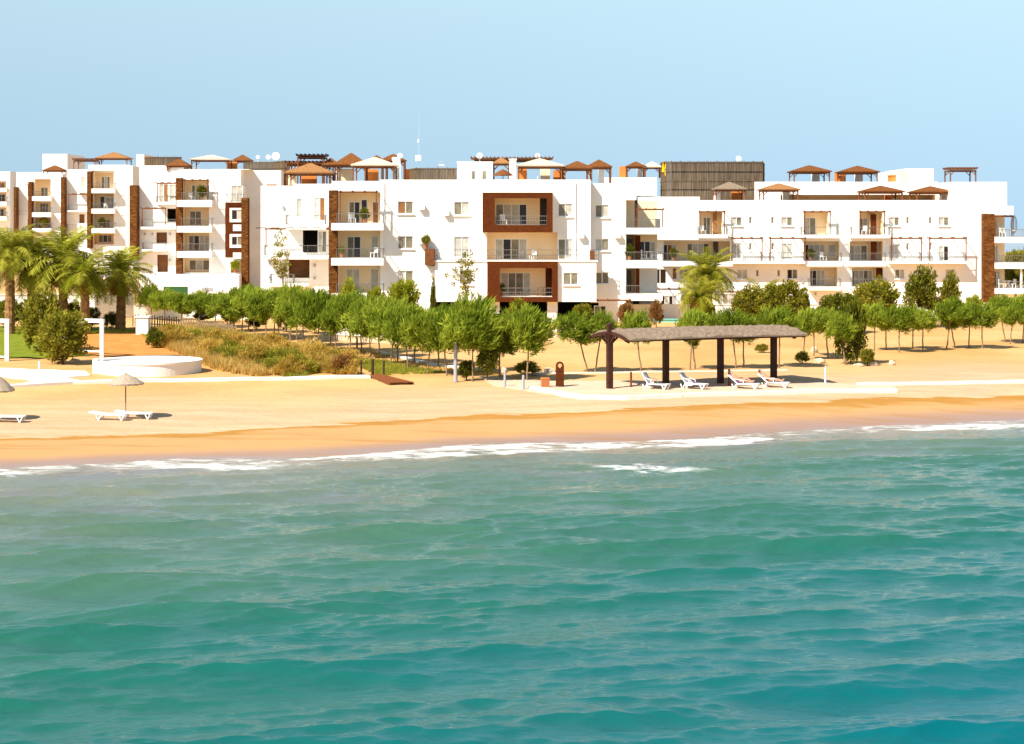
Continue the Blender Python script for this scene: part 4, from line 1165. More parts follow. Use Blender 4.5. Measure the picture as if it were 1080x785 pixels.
# level 2
for a, c in ((700, 770), (847.5, 885), (896, 931)): P(a, 254.6, c, 275.4, 1.6, 'cream')
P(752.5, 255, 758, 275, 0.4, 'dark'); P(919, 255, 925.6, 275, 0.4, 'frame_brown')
R.door(700.5, 258, 715, 275, 'dbc', 1.6, 'cream'); R.door(726, 257, 749.5, 275, 'mccd', 1.6, 'cream'); R.door(850, 258, 873, 275, 'dccc', 1.6, 'cream'); R.door(876, 258, 884.5, 271, 'c', 1.6, 'cream')
R.door(897.5, 259, 918, 275, 'ccm', 1.6, 'cream')
R.door(771, 256.5, 782.5, 273, 'cc'); R.door(824, 257, 836, 273.2, 'cc'); R.door(990, 259.7, 1000.7, 275.6, 'cd'); R.door(937.7, 258, 948.5, 275, 'cc')
for a in (790, 813.3, 955.8, 979.6): R.win(a, 256.5, a + 3.4, 264, 'm', sill=False)
for a, c in ((770.6, 802), (810.6, 847), (937.7, 969), (977.7, 1015.7)): R.trellis(a, 251.4, c, 275, -1.3, 8); R.rail(a, 266.5, c, 275.2, -1.22, 0)
for a, c in ((699, 771), (848, 886), (895, 932)): R.rail(a, 267, c, 275.4, -1.0, 0); R.slab(a - .5, 275.4, c + .5, 280.8, -1.1, 1.7)
R.slab(770.8, 275.2, 847.2, 278, -1.3, 0.5); R.slab(937, 275.2, 1017, 278, -1.3, 0.5)
# level 1
for a, c in ((854.4, 883), (898.7, 931)): P(a, 282.4, c, 302.3, 1.6, 'cream')
P(924.5, 283, 931, 302, 0.3, 'frame_brown')
R.door(855, 285.5, 873, 302, 'mdcc', 1.6, 'cream'); R.door(899.5, 285.5, 923.5, 302, 'mccmc', 1.6, 'cream')
R.win(682.5, 284, 703, 299.5, 'ddd', sill=False); R.win(709, 282.5, 714, 295, 'b', sill=False)
for a, c, p in ((777, 788.5, 'cc'), (830, 841.4, 'dm'), (943.8, 954.2, 'mc'), (997, 1007.5, 'cm'), (716, 727, 'cm'), (740, 752, 'mm')): R.win(a, 284, c, 294.3, p)
for a in (797, 819.5, 984.5): R.win(a, 284.5, a + 3.5, 292, 'm', sill=False)
for a, c in ((852, 885), (897, 933)): R.rail(a, 294, c, 302.3, -1.0, 0); R.slab(a, 302.3, c, 306, -1.1, 1.7)
R.trellis(682, 304.5, 716, 315, -1.6, 8, False); R.trellis(760, 307.5, 786, 316, -1.6, 6, False)
# ground
R.door(697, 312, 714, 330, 'dcdc'); R.door(757, 310, 779, 330, 'cmcm'); P(720, 314, 728, 332, 0.3, 'pane_b'); P(735, 312, 742, 332, 0.3, 'frame_brown')
R.lamps([(765, 299), (789, 299), (813, 299), (846, 297), (860, 310)])
# end balconies
R.column(1035, 225.6, 1046.6, None, -0.9, 0.6)
P(1046.6, 227, 1062, 311, 0.9, 'cream')
R.door(1047.5, 233, 1054, 249.5, 'mc', 0.9, 'cream'); R.door(1047, 259, 1055, 276.5, 'mmc', 0.9, 'cream'); R.door(1047, 286, 1057, 303.5, 'dmc', 0.9, 'cream')
for b, d, e in ((249.9, 256.2, 1094), (277, 283.2, 1094), (304, 309.6, 1094)): R.slab(1046.5, b, e, d, -1.6, 5.0); R.rail(1047, b - 7.5, e - .5, b, -1.5, 4.5, (False, True))
for px in (1073, 1089): R.box('balcony_post', 'white', px, 283.2, px + 1.6, 304, -1.3, -1.0)
R.box('roof_fascia', 'white', 1055, 217.5, 1065, 227, -1.4, 0.5); R.trellis(1047, 228.5, 1064, 249, -1.2, 5)
R.finish()
roofR = R.z(211.2); roofR2 = R.z(190.5)

# ---- the stepped row on the left -------------------------------------------
L3 = Building(222.0, 'white left block with a brown panel of windows beside its balcony stack', B=16)
L3.open(200)
P = L3.paint
P(140, 173.6, 188, None, 4.0); P(187, 186, 225, None, 0.0); P(222, 178.5, 263, None, 0.0); P(187, 178.5, 225, 186.2, 1.2); P(254, 179, 293, 198, 3.0); P(254, 198, 285, None, 3.0)
for t, b in ((190, 214), (219, 241), (246, 268), (272.5, 287.5)): P(193.5, t, 220.5, b, 1.6, 'cream')
for (a, b, c, d, p) in ((199.5, 195, 219, 211, 'mcdcm'), (197.5, 222.5, 210, 238, 'mm'), (196.5, 248.5, 219, 265, 'mdcc'), (197, 274.5, 219, 285.5, 'mcm')): L3.door(a, b, c, d, p, 1.6, 'cream')
for b, d in ((211.4, 218.4), (238.5, 245.2), (265, 271.6)): L3.slab(188.5, b, 225.5, d, -1.4, 1.7); L3.rail(193.5, b - 8, 225, b, -1.32, 0, (False, True))
L3.column(186.8, 188, 193.2, None, -0.9, 0.5)
L3.trellis(196, 190.5, 220, 211, -1.0, 5)
L3.column(132.2, 195, 139.8, 275, 2.4, 4.5)
L3.door(161, 193.5, 171, 213, 'cb', 4.0); L3.door(172, 194, 182.5, 212, 'cc', 4.0); L3.trellis(161, 193, 183, 213.5, 3.0, 5)
L3.slab(159, 213.5, 185, 215.6, 2.8, 4.2); L3.rail(160, 207, 184, 213.5, 2.9, 4)
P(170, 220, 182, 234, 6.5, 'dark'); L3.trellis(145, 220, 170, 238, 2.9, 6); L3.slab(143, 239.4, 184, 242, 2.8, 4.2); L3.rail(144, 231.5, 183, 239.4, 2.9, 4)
P(158.3, 245.4, 169.5, 257.2, 4.6, 'pane_b'); L3.slab(144.5, 263.6, 170, 265.6, 2.8, 4.2); L3.rail(145, 256.5, 169.6, 263.6, 2.9, 4)
P(159.2, 269.5, 170.6, 288, 4.5, 'pane_b')
L3.lamps([(146, 247), (154, 247), (173, 247), (184, 248), (184, 276), (173, 275)], 4.0)
# right part with brown panel
L3.door(244, 196, 256.2, 213, 'cc', 0.0); L3.rail(239, 205, 257, 213.2, -0.5, 0)
P(237.6, 213.6, 256.5, 271.5, -0.12, 'frame_brown'); P(242.5, 219.5, 256.5, 234.5, -0.22, 'white'); P(246, 237, 256.5, 243.8, -0.22, 'white'); P(242.5, 247, 256.5, 261.5, -0.22, 'white'); P(246, 266.5, 256.5, 273, -0.22, 'white')
L3.win(244.5, 221.5, 256.3, 232, 'dc', off=-0.22, sill=False); L3.win(244.5, 249.5, 256.3, 259, 'dm', off=-0.22, sill=False)
L3.column(255.6, 209, 262.6, None, -0.9, 0.5)
P(243, 276, 255, 288, 1.6, 'cream')
L3.box('terrace_wall', 'white', 152, 289, 256, 330, -3.0, 0.3)
L3.box('garage_shutter', 'green_net', 177.5, 301.5, 202.5, 312, -3.05, -2.9); L3.box('vent_grille', 'grey_metal', 217.5, 302.3, 228.5, 306, -3.05, -2.9)
L3.box('vent_grille', 'pane_b', 277.5, 194, 288.5, 197, 2.95, 3.2)
L3.finish(); roofL3 = L3.z(178.5); roofL3b = L3.z(173.6)

L2 = Building(293.0, 'white left block in the middle of the stepped row with a small roof gazebo', B=18)
L2.open(105)
P = L2.paint
P(64, 178, 97, None, 4.0); P(93, 174, 140, None, 0.0); P(136, 161.5, 144, 175, 6.0); P(97, 180, 121, 182, 0.4)
for t, b in ((182, 201), (204, 223), (225, 244), (246.5, 258)): P(98.5, t, 120, b, 2.0, 'cream')
for (a, b, c, d, p) in ((104, 186, 113, 199, 'mcm'), (102.5, 207, 107.5, 219.5, 'd'), (108.5, 208, 119, 219.5, 'cc'), (101, 232, 113, 240.5, 'mdm'), (101, 248, 115, 256, 'mdm')): L2.door(a, b, c, d, p, 2.0, 'cream')
for b, d in ((199.2, 204), (220.3, 225.4), (241, 246)): L2.slab(94.5, b, 122.8, d, -1.4, 2.1); L2.rail(98, b - 6, 122.4, b, -1.3, 0, (False, True))
L2.column(94, 181, 98, 262, -1.5, 0.5); L2.column(60.2, 186.5, 64, 262, 2.4, 4.5)
L2.win(86, 186, 88, 196.5, 'b', off=4, sill=False); L2.door(79, 186, 84, 197, 'c', 4); L2.slab(77, 201.5, 92, 203, 2.8, 4.2); L2.rail(77.5, 196.5, 91.5, 201.5, 2.9, 4)
P(86, 203, 94.5, 214, 4.4, 'frame_brown'); L2.trellis(68, 205, 92, 215, 2.9, 6); L2.rail(67, 216, 91, 222, 2.9, 4); L2.slab(66, 222, 92, 223.5, 2.8, 4.2)
P(77.5, 226, 83, 235.5, 4.4, 'pane_b'); L2.rail(66, 237, 80, 243, 2.9, 4)
P(122.5, 197, 127, 210, 0.0, 'white')
L2.finish(); roofL2 = L2.z(174)

L1 = Building(362.0, 'far white left block with a square stair tower and tiled roof canopies', B=20)
L1.open(40)
P = L1.paint
P(10, 181, 36, None, 5.0); P(33, 183.5, 66, None, 0.0); P(38, 161.5, 64.5, 184, 5.0)
for t, b in ((189, 208.5), (213, 225), (230, 242)): P(36.5, t, 53.5, b, 2.2, 'cream')
for (a, b, c, d, p) in ((40, 197.5, 47.5, 207, 'mm'), (39, 214.5, 48, 224, 'mmm'), (38, 231.5, 42, 241, 'd')): L1.door(a, b, c, d, p, 2.2, 'cream')
for b, d in ((207.3, 212), (224.3, 229), (241, 245)): L1.slab(33, b, 56, d, -1.6, 2.3); L1.rail(36, b - 5, 55.6, b, -1.5, 0, (False, True), step=0.25)
L1.column(32, 192, 35.6, 262, -1.7, 0.5); L1.column(10, 197, 12.6, 262, 3, 5.5)
L1.rail(22, 206, 31, 209.5, 3.8, 5, step=0.25); L1.rail(14, 222.5, 29, 226.5, 3.8, 5, step=0.25); L1.win(21.5, 230, 25, 237.5, 'b', off=5, sill=False)
L1.trellis(24, 195, 31, 206, 3.9, 4); P(29.5, 213, 33.5, 221, 5.3, 'frame_brown')
L1.finish(); roofL1 = L1.z(183.5); roofL1b = L1.z(181)
L0 = Building(386.0, 'farthest white block at the left edge of the stepped row', B=20)
L0.open(0)
P = L0.paint
P(-60, 181, 10.5, None, 0.0)
for t, b in ((191, 199), (203, 214), (219, 229)): P(-8, t, 6.5, b, 2.2, 'cream')
for (a, b, c, d, p) in ((-6, 205, 2.5, 213, 'dd'), (-6, 220.5, 1, 228, 'md'), (-6, 192, 2, 198.5, 'bb')): L0.door(a, b, c, d, p, 2.2, 'cream')
for b, d in ((198.5, 202.5), (213, 217.2), (228.5, 232.5)): L0.slab(-12, b, 9, d, -1.6, 2.3); L0.rail(-11, b - 4.5, 8.6, b, -1.5, 0, (False, True), step=0.25)
L0.finish()

# ------------------------------------------------------------------ on the roofs


def gazebo(pxl, pxr, apex, eave, D, roofz, roof_m, label, post_m='wood', name='roof_gazebo', cat='gazebo', group=None, chimney=None, flat=False, orange=None):
    x0, x1 = X_(pxl, D), X_(pxr, D); W = x1 - x0; xc = (x0 + x1) / 2
    za, ze = Z_(apex, D) - roofz, Z_(eave, D) - roofz
    t = thing(name, label, cat, (xc, D, roofz), 0, group)
    h = W / 2; d = min(h, 2.0)
    g = MB()
    if flat:
        g.box(-h, h, -d, d, za - 0.10, za)
        n = max(6, int(W / 0.35))
        for i in range(n + 1): xx = -h + W * i / n; g.bar((xx, -d - .15, za + .06), (xx, d + .15, za + .06), 0.06, 0.12)
        ze = za - 0.10
    else:
        rings = []
        for k, (f, zz) in enumerate(((1.0, ze - 0.10), (1.03, ze), (0.55, ze + (za - ze) * 0.50), (0.05, za))):
            rings.append([(-h * f, -d * f, zz), (h * f, -d * f, zz), (h * f, d * f, zz), (-h * f, d * f, zz)])
        vs = [p for r_ in rings for p in r_]; fs = [(3, 2, 1, 0), (12, 13, 14, 15)]
        for k in range(3):
            for q in range(4): fs.append((k * 4 + q, k * 4 + (q + 1) % 4, k * 4 + 4 + (q + 1) % 4, k * 4 + 4 + q))
        g.add(vs, fs)
    if roof_m == 'tile': roof_m = ('tile', 'tile_ochre', 'tile')[int(pxl + pxr) % 3]
    g.build('roof', M[roof_m], t)
    hp = h * 0.90; dp = d * 0.85
    for sx_ in (-1, 1):
        for sy_ in (-1, 1):
            p = MB(); p.box(sx_ * hp - .06, sx_ * hp + .06, sy_ * dp - .06, sy_ * dp + .06, 0, ze - 0.08)
            for dd in ((-sx_, 0), (0, -sy_)):
                p.bar((sx_ * hp, sy_ * dp, ze - .65), (sx_ * hp + dd[0] * .5, sy_ * dp + dd[1] * .5, ze - .12), 0.07)
            p.build('post', M[post_m], t)
    b = MB()
    for sy_ in (-1, 1): b.bar((-hp, sy_ * dp, ze - .16), (hp, sy_ * dp, ze - .16), .08, .14)
    for sx_ in (-1, 1): b.bar((sx_ * hp, -dp, ze - .161), (sx_ * hp, dp, ze - .161), .08, .14)
    b.build('beam', M[post_m], t)
    if chimney:
        a, b_, c, dd = chimney; q = thing('barbecue_chimney', 'chimney by the ' + label, 'chimney', (X_((a + c) / 2, D), D + d + 0.5, roofz))
        wd = (c - a) * D / F / 2; hh = Z_(b_, D) - roofz
        k = MB(); k.box(-wd, wd, -.35, .35, 0, hh - 0.3); k.build('stack', M['white'], q); k = MB(); k.box(-wd - .06, wd + .06, -.41, .41, hh - .3, hh); k.build('cap', M['white'], q)
    if orange:
        a, b_, c = orange; ww = (c - a) * D / F / 2; hh = Z_(b_, D) - roofz
        q = MB(); xx = X_((a + c) / 2, D); q.box(xx - ww, xx + ww, D + d + .3, D + d + .7, roofz, roofz + hh)
        o = q.build('garden_wall', M['orange'], None, (0, 0, 0)); tag(o, 'orange wall behind the ' + label, 'wall')
    return t


gazebo(592, 625, 170, 177.5, 171, C.z(189.6), 'tile', 'brown tiled gazebo at the right end of the central roof', orange=(584, 179, 597), chimney=None)
gazebo(544.5, 594, 167.3, 175, 170, roofC, 'canvas', 'wide pale canopy gazebo on the central roof above the brown frames', orange=(546, 177, 556))
gazebo(520, 537.5, 166, 172, 175, roofC, 'tile', 'brown pyramid gazebo next to the white roof house', orange=None)
gazebo(497, 583, 167, 169.5, 178, roofC, 'wood', 'long flat timber pergola at the back of the central roof', flat=True)
gazebo(372, 419, 166, 174.5, 169, C.z(191), 'canvas', 'pale canopy gazebo above the left balcony stack', chimney=(412.5, 165, 419.5, 0), orange=None)
gazebo(353, 388, 161.5, 174, 177, C.z(191), 'tile', 'tall brown gazebo at the back behind the pale canopy')
gazebo(302, 353, 172.3, 182.5, 176, C.z(192), 'tile', 'low wide brown gazebo over the set-back terrace')
gazebo(314, 345, 164, 166, 180.5, C.z(192), 'dark_wood', 'dark flat pergola high above the low brown gazebo', flat=True)
gazebo(402, 428, 162.5, 169, 179, C.z(189.6), 'tile', 'brown gazebo half hidden by the white chimney', orange=(425.5, 178, 432.5))
gazebo(618, 645, 168.5, 176, 181.5, C.z(189.6), 'tile', 'small brown gazebo behind the right end of the central roof', chimney=(632, 171, 638, 0))
gazebo(303, 352, 171.5, 173, 181.5, C.z(192), 'wood', 'long flat timber pergola behind the low wide brown gazebo', flat=True)
roof_wall = [('cream rendered kitchen wall under the tall brown gazebo', 355, 178, 372, 'cream', 178.5), ('orange kitchen wall under the low wide brown gazebo', 318, 184.5, 334, 'orange', 178.4), ('cream kitchen wall at the left end of the low wide brown gazebo', 304, 184, 312, 'cream', 178.2), ('orange wall under the pale canopy above the left balcony stack', 388, 178.5, 399, 'orange', 171.4), ('cream wall under the right end of the central roof canopy', 570, 178, 580, 'cream', 172.6)]
for lb, a, tp, c, mm_, DD in roof_wall:
    g = MB(); g.box(X_(a, DD), X_(c, DD), DD, DD + .3, C.z(191.5), Z_(tp, DD)); o = g.build('kitchen_wall', M[mm_]); tag(o, lb, 'wall')
# between the wings
gazebo(656, 690, 171, 175, 240, Z_(185, 235), 'tile', 'brown gazebo near the left side of the reed screen', chimney=(672, 172.5, 678.5, 0), orange=(655, 176, 662)) if False else None
gazebo(660, 681, 170.5, 175.5, 203, R.z(185), 'tile', 'brown gazebo above the passage between the wings', chimney=(673, 172, 678, 0), orange=(654, 175, 661))
gazebo(678, 697, 170.5, 176, 203, R.z(185), 'canvas', 'pale canopy gazebo touching the reed screen')
gazebo(833, 874, 174.5, 181, 200.5, roofR2, 'tile', 'brown gazebo on the upper roof to the right of the reed screen', chimney=(860, 176.5, 868, 0))
gazebo(884.5, 924, 175, 181.5, 200.5, roofR2, 'tile', 'brown gazebo with orange wall on the upper roof near the middle', chimney=(906, 177.5, 914, 0), orange=(884.5, 181, 896))
gazebo(998, 1027.5, 178, 180.5, 200, R.z(192), 'wood', 'flat timber pergola beside the white stair house', flat=True)
gazebo(907, 950, 196, 202, 195, roofR, 'tile', 'wide tiled gazebo on the right terrace before the orange panel', orange=(938, 205.5, 946))
gazebo(961, 1001, 196.5, 202.5, 195, roofR, 'tile', 'wide tiled gazebo at the right end of the terrace')
gazebo(801, 841, 193.5, 200, 195, roofR, 'tile', 'tiled gazebo at the left end of the terrace below the upper roof', chimney=(829, 201, 835, 0))
gazebo(752, 786, 192, 199.5, 194.5, roofR, 'thatch', 'grey thatched gazebo in front of the reed screen', chimney=(755, 199, 762, 0), orange=(774, 200, 785))
# left row
gazebo(202.5, 244, 163.5, 168.5, 229, roofL3, 'canvas', 'wide pale canopy gazebo on the left block roof', orange=(236, 170, 247))
gazebo(177, 201, 167.5, 175, 227, L3.z(178.5), 'tile', 'brown gazebo at the corner of the left block roof')
gazebo(246, 266, 163.3, 169.5, 233, roofL3, 'tile', 'brown gazebo next to the low reed fence on the left block')
gazebo(386, 409, 163.8, 172, 179, C.z(191), 'tile', 'brown gazebo between the tall brown gazebo and the white chimney')
gazebo(340, 358, 166.5, 174, 180, C.z(192), 'tile', 'small brown gazebo between the low wide one and the tall one')
gazebo(103, 138, 160.6, 167, 300, roofL2, 'tile', 'reddish gazebo on the middle left block roof')
gazebo(79, 104, 168.3, 170.5, 301, L2.z(178), 'wood', 'flat pergola with green plants on the middle left block', flat=True)
gazebo(47, 69, 174.5, 180, 364.5, roofL1, 'tile', 'orange tiled canopy before the square stair tower')
gazebo(33, 55, 178, 184, 364.2, L1.z(187), 'tile', 'lower orange tiled canopy on the far left block') if False else None


def roof_box(name, cat, label, a, b, c, D, roofz, depth, m='white', openings=()):
    t = thing(name, label, cat, (X_((a + c) / 2, D), D, roofz))
    x0, x1 = X_(a, D) - t.location.x, X_(c, D) - t.location.x; h = Z_(b, D) - roofz
    g = MB(); g.box(x0, x1, 0, depth, 0, h - 0.12); g.build('wall', M[m], t)
    g = MB(); g.box(x0 - .06, x1 + .06, -.06, depth + .06, h - 0.12, h); g.build('roof', M[m], t)
    for (p, q, r_, s_) in openings:
        g = MB(); g.box(X_(p, D) - t.location.x, X_(r_, D) - t.location.x, -.05, .1, max(0.05, Z_(s_, D) - roofz), Z_(q, D) - roofz); w_ = g.build('window', M['upvc'], t)
        g = MB(); g.box(X_(p, D) + .05 - t.location.x, X_(r_, D) - .05 - t.location.x, -.07, .05, max(0.10, Z_(s_, D) - roofz), Z_(q, D) - roofz - .05); g.build('pane', M['pane_m'], w_)
    return t


roof_box('roof_house', 'roof house', 'white roof house with two slim windows on the central block', 482.6, 170.6, 519.3, 170.5, roofC, 5, openings=((497, 180, 501.5, 189), (508, 180, 513.2, 189)))
roof_box('stair_house', 'stair house', 'white block standing between the pale canopy and the brown pyramid gazebo', 537.3, 167.5, 544.3, 173, roofC, 3)
roof_box('roof_parapet_block', 'roof block', 'orange low rendered block on the upper right roof', 940, 184.5, 957, 200, roofR2, 2, 'orange')


def reed_screen(label, pix, top, D0, roofz, nm='reed_screen'):
    """upright reed panels with posts and rails along a path of (px, depth)"""
    pts = [np.array((X_(p, d), d)) for p, d in pix]; zt = Z_(top, D0)
    t = thing(nm, label, 'screen', (pts[0][0], pts[0][1], roofz))
    O = (pts[0][0], pts[0][1], roofz); pan = MB(); ra = MB()
    for a, b in zip(pts[:-1], pts[1:]):
        L = np.linalg.norm(b - a); n = max(1, int(L / 0.9)); dirn = (b - a) / L; nn = np.array((dirn[1], -dirn[0]))
        for i in range(n):
            p = a + (b - a) * i / n; q = a + (b - a) * (i + .94) / n
            m_ = max(2, int(L / n / 0.055))
            for k in range(m_):
                u = p + (q - p) * (k + .5) / m_; off = 0.012 * ((k * 37 + i * 11) % 5 - 2)
                pan.bar((u[0] + nn[0] * off, u[1] + nn[1] * off, roofz + .05), (u[0] + nn[0] * off, u[1] + nn[1] * off, zt - 0.04 * ((k * 13 + i * 7) % 4)), 0.05, 0.03)
            ra.bar((p[0], p[1], roofz), (p[0], p[1], zt + .02), 0.09)
        h = zt - roofz
        for f in (0.06, 0.5, 0.97) if h > 2 else (0.1, 0.95):
            u = a + nn * 0.06; v = b + nn * 0.06
            ra.bar((u[0], u[1], roofz + h * f), (v[0], v[1], roofz + h * f), 0.05, 0.07)
            if h > 3:
                for f2 in (0.28, 0.73): ra.bar((u[0], u[1], roofz + h * f2), (v[0], v[1], roofz + h * f2), 0.04, 0.05)
    pan.build('reed_panel', M['reed'], t, O); ra.build('screen_frame', M['wood'] if False else M['reed'], t, O)
    return t


reed_screen('tall dark reed screen with a rounded corner on the right wing roof', [(697.2, 209), (697.2, 203), (699, 200.5), (702.5, 199), (708, 198.2), (804, 198.2), (806, 207)], 170.3, 199, R.z(211.2))
reed_screen('low reed fence between the orange wall and the white roof house', [(432.5, 176), (440, 172.5), (482.3, 172.5)], 177, 172.5, roofC)
reed_screen('reed fence behind the white parapet left of the low wide gazebo', [(257, 232), (290, 231), (300, 228), (306, 228)], 170.3, 231, L3.z(198))
reed_screen('dark reed fence on the left block roof beside the corner gazebo', [(153, 236), (153, 229), (158, 228), (192, 228)], 165.6, 229, L3.z(178.5))
reed_screen('short reed fence on the upper terrace behind the tiled gazebos', [(846, 230.3), (902, 230.3)], 205.5, 230, R.z(211.2)) if False else None
# yellow cloth tied on the screen
yc = MB(); Dq = 200.3
for a, b in (((699.4, 171.5), (698.0, 182)), ((699.6, 171.5), (701.6, 186)), ((698.6, 178.4), (700.6, 178.6))):
    yc.bar((X_(a[0], Dq), Dq - 1.2, Z_(a[1], Dq)), (X_(b[0], Dq), Dq - 1.2, Z_(b[1], Dq)), 0.22, 0.05)
o = yc.build('yellow_sign', M['yellow']); tag(o, 'yellow letter A shaped sign on the rounded corner of the tall reed screen', 'sign')
sp = MB(); sp.bar((X_(699.4, 200.5), 199.1, Z_(177, 200.3)), (X_(699.4, 200.5), 201.2, Z_(177, 200.3)), 0.05); sp.build('bracket', M['grey_metal'], o)


def dish(px, py, D, roofz, r_, label):
    t = thing('satellite_dish', label, 'satellite dish', (X_(px, D), D, roofz)); h = Z_(py, D) - roofz
    g = MB(); g.tube([(0, 0.1, 0), (0, 0.1, h)], 0.035, 6); g.build('mast', M['white_metal'], t)
    prof = [(0.02, 0)] + [(r_ * k / 5, 0.25 * r_ * (k / 5) ** 2) for k in range(1, 6)]
    g = MB(); vs = []; n = 18
    for rr, zz in prof:
        for k in range(n): vs.append((rr * cos(2 * pi * k / n), -zz, h + rr * sin(2 * pi * k / n)))
    m_ = len(vs)
    vs += [(x, y + 0.03, z) for x, y, z in vs]
    fs = []
    for i in range(len(prof) - 1):
        for k in range(n):
            q = (i * n + k, i * n + (k + 1) % n, (i + 1) * n + (k + 1) % n, (i + 1) * n + k); fs += [q, tuple(m_ + j for j in q[::-1])]
    for k in range(n): a = (len(prof) - 1) * n; fs.append((a + k, a + (k + 1) % n, m_ + a + (k + 1) % n, m_ + a + k))
    g.add(vs, fs); d_ = g.build('dish', M['white_metal'], t, smooth=True)
    g = MB(); g.bar((0, 0, h - r_), (0, -r_ * .8, h), 0.03); g.box(-.05, .05, -r_ * .85, -r_ * .7, h - .05, h + .05); g.build('receiver', M['grey_metal'], d_)


dish(291, 165, 235, L3.z(179), 0.5, 'large white satellite dish above the reed fence on the left block')
dish(283, 166, 236, L3.z(179), 0.3, 'small white satellite dish next to the large dish')
dish(506, 164.5, 176, roofC, 0.28, 'small satellite dish above the white roof house')
dish(272, 166, 236, L3.z(179), 0.25, 'small dish to the left of the large dish on the left block')
dish(567, 164.5, 177, roofC, 0.25, 'tiny satellite dish behind the wide pale canopy')
dish(779, 167.5, 206, roofR2, 0.3, 'dish peeping above the tall reed screen')
dish(422, 164.5, 176, roofC, 0.25, 'tiny dish to the right of the white chimney')
# antenna mast
t = thing('antenna_mast', 'slim lattice antenna mast with a white panel on the central roof', 'antenna', (X_(441.6, 176), 176, roofC))
g = MB(); hh = Z_(120, 176) - roofC
for a in range(3): g.bar((0.10 * cos(2.1 * a), 0.10 * sin(2.1 * a), 0), (0.025 * cos(2.1 * a), 0.025 * sin(2.1 * a), hh), 0.010)
for k in range(14): g.bar((0.09 * (1 - k / 14), 0, hh * k / 14), (-0.05 * (1 - k / 14), 0.05, hh * (k + 1) / 14), 0.010)
g.build('mast', M['pale_metal'], t)
g = MB(); g.box(-.30, .22, -.25, -.1, Z_(170, 176) - roofC, Z_(164, 176) - roofC); g.build('panel', M['white_metal'], t)
g = MB(); g.tube([(0, -.12, Z_(150.5, 176) - roofC), (0, -.12, Z_(147, 176) - roofC)], 0.08, 8); g.build('transmitter', M['white_metal'], t)
t = thing('roof_hood', 'round metal hood frame above the low reed fence', 'hood', (X_(465.7, 174), 174, roofC))
g = MB(); zz = Z_(174, 174) - roofC
pts = [(0.32 * cos(a), 0, zz + 0.30 * sin(a)) for a in np.linspace(0, 2 * pi, 17)]; g.tube(pts, 0.025, 5); g.bar((0, 0, 0), (0, 0, zz - .3), .05); g.build('ring', M['grey_metal'], t)
g = MB(); g.box(-.24, .24, -.04, .04, zz - .06, zz + .06); g.build('plate', M['white_metal'], t)
# thatched parasol on the central roof
t = thing('roof_parasol', 'small brown thatched parasol beside the white roof house windows', 'parasol', (X_(530.5, 168), 168, roofC))
za = Z_(178.5, 168) - roofC
g = MB(); g.tube([(0, 0, 0), (0, 0, za)], 0.04, 6); g.build('pole', M['wood'], t)
g = MB(); g.lathe([(0.02, za), (0.45, za - .22), (0.9, za - .52), (0.88, za - .58), (0.02, za - .3)], 14); g.build('canopy', M['tile'], t)
#@@PART4
# ------------------------------------------------------------------ on the beach
# thatched shelter
sx0, sy0, _ = hit(643, 411); 
a1, b1, _ = hit(816, 405)
ang = radians(24)
ax_ = np.array((cos(ang), sin(ang))); cr_ = np.array((sin(ang), -cos(ang)))      # along the ridge, towards the sea
base_z = ground_z(sx0, sy0) + 0.05
sc_ = sy0 / F
Lr = (816 - 643) * sc_ / (cos(ang) - sin(ang) * (816 - 540) / F)
t = thing('beach_shelter', 'long thatched beach shelter with a curved roof on four dark posts', 'shelter', (sx0, sy0, base_z), ang)
Hp = (411 - 351) * sc_
Hw = 2.35


def arch(v): return Hp + 0.00 - 0.36 * (v / Hw) ** 2
for i in range(4):
    g = MB(); x = Lr * i / 3
    g.box(x - .15, x + .15, -.15, .15, -.2, arch(0) - .1)
    for sg in (-1, 1):
        g.bar((x, 0, Hp - .75), (x, sg * .62, arch(.62) - .12), .10)
        g.bar((x, 0, Hp - .75), (x + sg * .62, 0, arch(0) - .2), .10)
    g.build('post', M['dark_wood'], t)
    # the curved cross beam on each post
    g = MB(); vv = np.linspace(-Hw, Hw, 13)
    for k in range(12): g.bar((x, vv[k], arch(vv[k]) - .07), (x, vv[k + 1], arch(vv[k + 1]) - .07), .14, .16)
    g.build('arch_beam', M['dark_wood'], t)
g = MB(); g.bar((-.3, 0, arch(0) - .16), (Lr + .7, 0, arch(0) - .16), .14, .2)
for v in (-Hw + .1, Hw - .1): g.bar((-.2, v, arch(v) - .06), (Lr + .75, v, arch(v) - .06), .08, .10)
g.build('ridge_beam', M['dark_wood'], t)
# finial on the first post
g = MB(); g.box(-.13, .13, -.13, .13, arch(0) - .1, arch(0) + .42); g.lathe([(0.0, arch(0) + .56), (.10, arch(0) + .52), (.15, arch(0) + .44), (.10, arch(0) + .41)], 10); g.build('finial', M['dark_wood'], t)
rg = np.random.default_rng(5)
g = MB(); nv, nu = 26, 60
vs = []; 
for lay in (0, 1):
    for j in range(nv + 1):
        v = -Hw - .12 + (2 * Hw + .24) * j / nv
        for i in range(nu + 1):
            u = .03 + (Lr + .75) * i / nu
            wob = 0.035 * sin(u * 2.3 + j) + rg.normal(0, .018)
            vs.append((u + rg.normal(0, .012), v, arch(v) + (.02 if lay else .11 + wob) + 0.05 * sin(pi * i / nu)))
fs = []; K = (nv + 1) * (nu + 1)
for j in range(nv):
    for i in range(nu):
        a = j * (nu + 1) + i; fs += [(a, a + 1, a + nu + 2, a + nu + 1), (K + a + nu + 1, K + a + nu + 2, K + a + 1, K + a)]
for i in range(nu):
    for b_ in (0, nv * (nu + 1)): fs.append((b_ + i, b_ + i + 1, K + b_ + i + 1, K + b_ + i))
